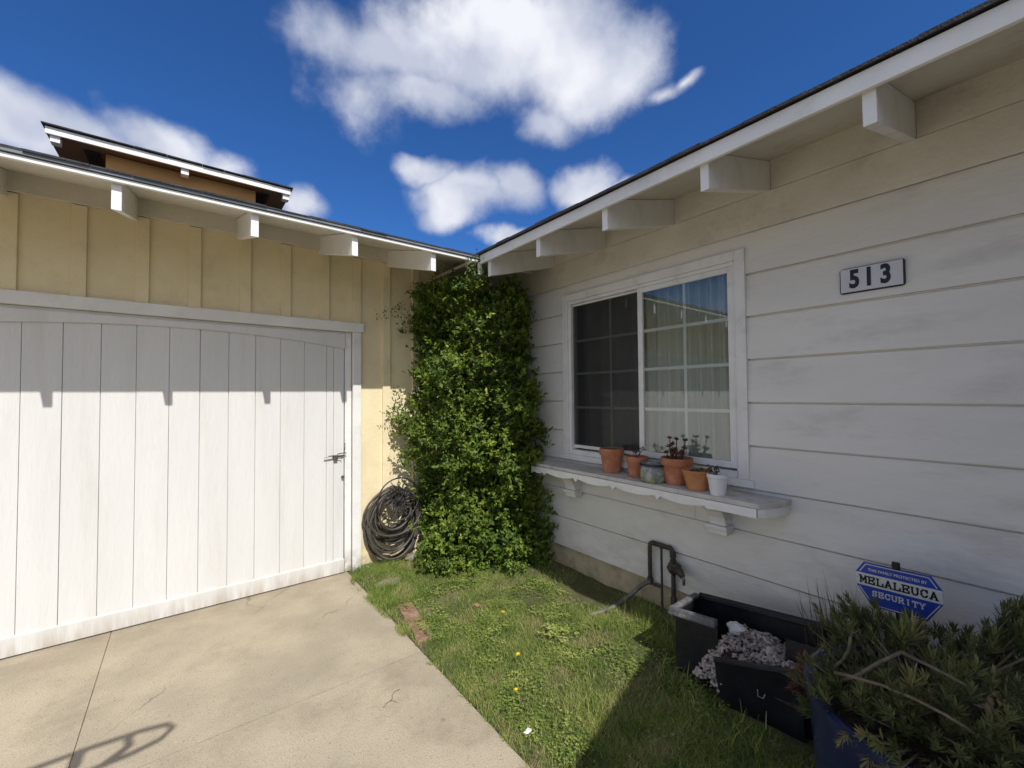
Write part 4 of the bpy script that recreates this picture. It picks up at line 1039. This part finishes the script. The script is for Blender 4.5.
for i in range(1300):    # tall tufts by the pipe, planter and driveway edge
    c_ = random.choice(((-.30, -2.2, .10), (-.35, -2.42, .10), (-.18, -2.15, .12), (-.62, -2.62, .09), (-.12, -2.35, .15), (-.68, -2.75, .07), (-1.0, -1.75, .05), (-1.1, -1.3, .05), (-.75, -3.05, .08), (-.22, -2.45, .16), (-.9, -2.3, .05), (-1.3, -1.8, .05)))
    x = c_[0]+random.gauss(0, .06); y = c_[1]+random.gauss(0, .06)
    if x > -.02: continue
    if -.60 < x < -.24 and y < -2.53: continue
    blade(x, y, lz(x, y)-.004, c_[2]*rnd(.4, 1.3), rnd(.003, .0055), c_[2]*rnd(.3, .8), rnd(.2, .8) if random.random() < .85 else rnd(.9, 1))
o = gb.build('grass', 'grass', recalc=False); tag(o, 'short patchy green lawn grass between driveway and house', 'grass', kind='stuff')
cl = MB()
for i in range(15000):
    x = rnd(-1.5, -.25); y = rnd(-2.9, -.75); n1 = mnoise.noise(Vector((x*3.1+9, y*3.1, 2)))
    if n1 < -.30+.6*random.random() or mnoise.noise(Vector((x*4.1+3, y*4.1, 7))) > .22: continue
    if x > -.36 and y > -1.9: continue
    z = lz(x, y)+rnd(.008, .028)
    for k in range(3):
        a = rnd(0, 6.3); cl.leaf(Vector((x, y, z)), Vector((math.cos(a), math.sin(a), rnd(0, .5))), Vector((0, 0, 1)), rnd(.007, .015), rnd(.006, .011), min(1, max(0, .5+.9*mnoise.noise(Vector((x*9, y*9, 1)))+rnd(-.3, .3))), .15)
for i in range(40):
    x = -.86+random.gauss(0, .04); y = -1.92+random.gauss(0, .05)
    for k in range(3):
        a = rnd(0, 6.3); cl.leaf(Vector((x, y, lz(x, y)+rnd(.03, .05))), Vector((math.cos(a), math.sin(a), .2)), Vector((0, 0, 1)), rnd(.018, .028), rnd(.018, .024), rnd(.7, 1), .1)
o = cl.build('clover', 'clover', recalc=False); tag(o, 'low clover and broad leaved weeds through the lawn', 'ground cover', kind='stuff')

# ------------------------------------------------------------------ iron post invented outside the frame so its arm shades the driveway
ip = thing('added_shadow_hook', (-4.2, -3.15, 0), 'made-up black iron hook out of view, added to cast a looped shadow on the driveway', 'garden hook')
MB().tube([(0, 0, -.1), (0, 0, 2.26)], .014, 8).build('post', 'iron', ip)
m = MB(); A = Vector((.10, -.02, 2.2))
def arm(u, v): return Vector((.08+u*.90, -.02-u*.10+0, 2.14+v))
m.tube([arm(0, -.02), arm(.3, .045), arm(.7, .085), arm(.9, .09), arm(1.0, .075), arm(1.035, .035), arm(1.0, -.03), arm(.9, -.065), arm(.72, -.09), arm(.4, -.10), arm(.0, -.08)], .013, 8)
m.tube([arm(.84, .088), arm(.87, .0), arm(.80, -.08)], .017, 8); m.tube([arm(.66, .08), arm(.68, -.02), arm(.64, -.092)], .024, 8)
m.tube([arm(.20, .01), arm(.37, -.02)], .035, 8)
m.build('shadow_arm', 'iron', ip, smooth=True)

# ------------------------------------------------------------------ sky, sun, camera
W = bpy.data.worlds.new('World'); SC.world = W; W.use_nodes = True
nt = W.node_tree; N = nt.nodes; L = nt.links; bg = N['Background']
SUN = Vector((-.205, -.955, 1.052)).normalized()
el = math.asin(SUN.z); az = math.atan2(SUN.x, SUN.y)
sky = N.new('ShaderNodeTexSky'); sky.sky_type = 'NISHITA'; sky.sun_disc = False; sky.sun_elevation = el; sky.sun_rotation = az
sky.air_density = 1.0; sky.dust_density = .15; sky.ozone_density = 2.2; sky.altitude = 200
tc = N.new('ShaderNodeTexCoord')
def vm(op, a, b=None):
    n = N.new('ShaderNodeVectorMath'); n.operation = op
    for i, v in enumerate((a, b)):
        if v is None: continue
        if isinstance(v, tuple): n.inputs[i].default_value = v
        else: L.new(v, n.inputs[i])
    return n.outputs['Value'] if op in ('DOT_PRODUCT', 'LENGTH') else n.outputs[0]
def mn(op, a, b=None, c=None, clamp=False):
    n = N.new('ShaderNodeMath'); n.operation = op; n.use_clamp = clamp
    for i, v in enumerate((a, b, c)):
        if v is None: continue
        if isinstance(v, (int, float)): n.inputs[i].default_value = v
        else: L.new(v, n.inputs[i])
    return n.outputs[0]
CL = [
    ((-.26, -.70, .66), (.9, -.35, 0), (.3, .6, .75), 1.1), ((.75, -.62, .25), (.9, 1.2, 0), (-.3, .2, 2.4), .8), ((-.93, -.30, .20), (.35, -1.1, 0), (0, .3, 2.6), .9), ((.2, -.95, .25), (1.0, .2, 0), (.1, .6, 2.6), 1.),  # unseen clouds behind and beside the camera, added to brighten the shade
    ( (0.439,0.625,0.646),(2.478,-1.798,0.056),(-3.287,-4.815,6.896) ,1.10),
    ( (0.596,0.523,0.609),(4.663,-4.564,-0.644),(-4.447,-4.111,7.879) ,1.10),
    ( (0.303,0.716,0.628),(3.994,-2.184,0.562),(-3.948,-9.372,12.588) ,0.80),
    ( (0.564,0.614,0.553),(8.505,-7.362,-0.500),(-8.869,-10.082,20.237) ,0.80),
    ( (0.366,0.723,0.586),(5.600,-3.289,0.556),(-4.322,-8.650,13.367) ,0.80),
    ( (0.717,0.405,0.567),(14.484,-18.959,-4.778),(-29.035,-17.841,49.490) ,0.48),
    ( (0.694,0.450,0.562),(10.381,-12.593,-2.732),(-18.557,-12.958,33.287) ,0.55),
    ( (0.192,0.752,0.631),(8.883,-3.929,1.982),(-2.471,-9.432,11.988) ,0.50),
    ( (0.253,0.782,0.570),(9.844,-4.460,1.753),(-2.395,-7.331,11.111) ,0.40),
    ( (0.406,0.784,0.470),(10.459,-5.917,0.835),(-5.825,-11.449,24.135) ,0.95),
    ( (0.478,0.767,0.427),(6.506,-4.196,0.254),(-3.844,-6.353,15.716) ,0.95),
    ( (0.551,0.706,0.444),(10.870,-8.411,-0.108),(-4.156,-5.550,13.980) ,0.90),
    ( (0.462,0.795,0.393),(9.815,-5.939,0.474),(-5.389,-9.532,25.593) ,0.70),
    ( (0.650,0.613,0.449),(9.037,-8.934,-0.883),(-5.051,-5.050,14.193) ,1.05),
    ( (0.701,0.581,0.413),(8.151,-9.048,-1.106),(-6.209,-5.526,18.304) ,0.90),
    ( (0.564,0.750,0.347),(9.946,-7.465,-0.030),(-7.417,-10.347,34.376) ,0.90),
    ( (-0.152,0.911,0.382),(6.286,0.082,2.310),(0.782,-6.155,14.989) ,0.90),
    ( (-0.024,0.907,0.421),(9.242,-1.058,2.796),(-0.010,-8.203,17.655) ,0.85),
    ( (0.053,0.907,0.418),(16.681,-2.931,4.236),(-0.861,-10.685,23.305) ,0.70),
    ( (0.177,0.909,0.377),(18.531,-4.942,3.223),(-2.478,-11.880,29.779) ,0.70),
    ( (-0.207,0.892,0.402),(14.748,0.541,6.396),(1.970,-10.420,24.106) ,0.80),
]
dirv = tc.outputs['Generated']
wn = N.new('ShaderNodeTexNoise'); wn.inputs['Scale'].default_value = 4.; wn.inputs['Detail'].default_value = 4; L.new(dirv, wn.inputs['Vector'])
wv_ = vm('SCALE', vm('SUBTRACT', wn.outputs['Color'], (.5, .5, .5))); wv_.node.inputs['Scale'].default_value = .16
dw = vm('ADD', dirv, wv_)
mx = None
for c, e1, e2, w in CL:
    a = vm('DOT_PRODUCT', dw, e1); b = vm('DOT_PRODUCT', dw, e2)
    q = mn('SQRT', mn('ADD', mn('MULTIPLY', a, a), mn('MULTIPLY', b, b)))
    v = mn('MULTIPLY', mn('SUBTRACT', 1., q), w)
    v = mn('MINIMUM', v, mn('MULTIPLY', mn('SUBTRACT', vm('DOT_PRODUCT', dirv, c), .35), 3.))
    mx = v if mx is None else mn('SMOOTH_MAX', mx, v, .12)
n1 = N.new('ShaderNodeTexNoise'); n1.inputs['Scale'].default_value = 8.; n1.inputs['Detail'].default_value = 12; n1.inputs['Roughness'].default_value = .62
L.new(dirv, n1.inputs['Vector'])
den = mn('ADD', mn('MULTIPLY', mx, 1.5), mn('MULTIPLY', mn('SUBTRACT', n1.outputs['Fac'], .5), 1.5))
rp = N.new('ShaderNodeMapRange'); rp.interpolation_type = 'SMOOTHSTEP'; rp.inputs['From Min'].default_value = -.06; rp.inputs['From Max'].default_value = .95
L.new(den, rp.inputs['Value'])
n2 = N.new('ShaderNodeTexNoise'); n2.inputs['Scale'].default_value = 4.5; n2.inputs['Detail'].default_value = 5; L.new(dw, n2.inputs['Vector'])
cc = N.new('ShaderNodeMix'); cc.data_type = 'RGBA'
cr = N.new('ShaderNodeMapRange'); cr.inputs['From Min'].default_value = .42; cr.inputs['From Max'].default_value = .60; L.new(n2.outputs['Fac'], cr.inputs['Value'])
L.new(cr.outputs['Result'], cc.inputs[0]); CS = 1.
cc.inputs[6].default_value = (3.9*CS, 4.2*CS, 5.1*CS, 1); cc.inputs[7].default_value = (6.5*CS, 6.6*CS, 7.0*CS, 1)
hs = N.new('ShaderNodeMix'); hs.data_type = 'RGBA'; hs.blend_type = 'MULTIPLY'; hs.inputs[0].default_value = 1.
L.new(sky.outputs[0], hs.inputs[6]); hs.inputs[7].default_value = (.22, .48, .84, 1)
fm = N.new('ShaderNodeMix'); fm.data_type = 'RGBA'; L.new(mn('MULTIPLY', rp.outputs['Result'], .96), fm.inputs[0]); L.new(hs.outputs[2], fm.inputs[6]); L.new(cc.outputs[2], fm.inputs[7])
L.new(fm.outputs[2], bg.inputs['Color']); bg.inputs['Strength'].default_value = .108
sl = bpy.data.lights.new('sun', 'SUN'); sl.energy = 3.4; sl.angle = R(.5); sl.color = (1, .965, .91)
so = bpy.data.objects.new('sun', sl); C.objects.link(so); so.rotation_euler = SUN.to_track_quat('Z', 'Y').to_euler(); so.location = SUN*20

cam = bpy.data.cameras.new('camera'); co = bpy.data.objects.new('camera', cam); C.objects.link(co); SC.camera = co
cam.sensor_width = 36; cam.lens = 422.855/1024*36; cam.clip_end = 600; cam.clip_start = .02
r_, u_, f_ = Vector((0.790844, -0.611967, -0.007873)), Vector((-0.009875, -0.025621, 0.999623)), Vector((0.611938, 0.790468, 0.026305))
mt = Matrix((r_, u_, -f_)).transposed().to_4x4(); mt.translation = (-2.73697, -3.92422, 1.57); co.matrix_world = mt
vs_ = SC.view_settings; SC.display_settings.display_device = 'sRGB'; vs_.view_transform = 'Standard'; vs_.look = 'None'; vs_.exposure = .42; vs_.gamma = 1
SC.cycles.max_bounces = 8; SC.cycles.transparent_max_bounces = 16; SC.cycles.use_denoising = True
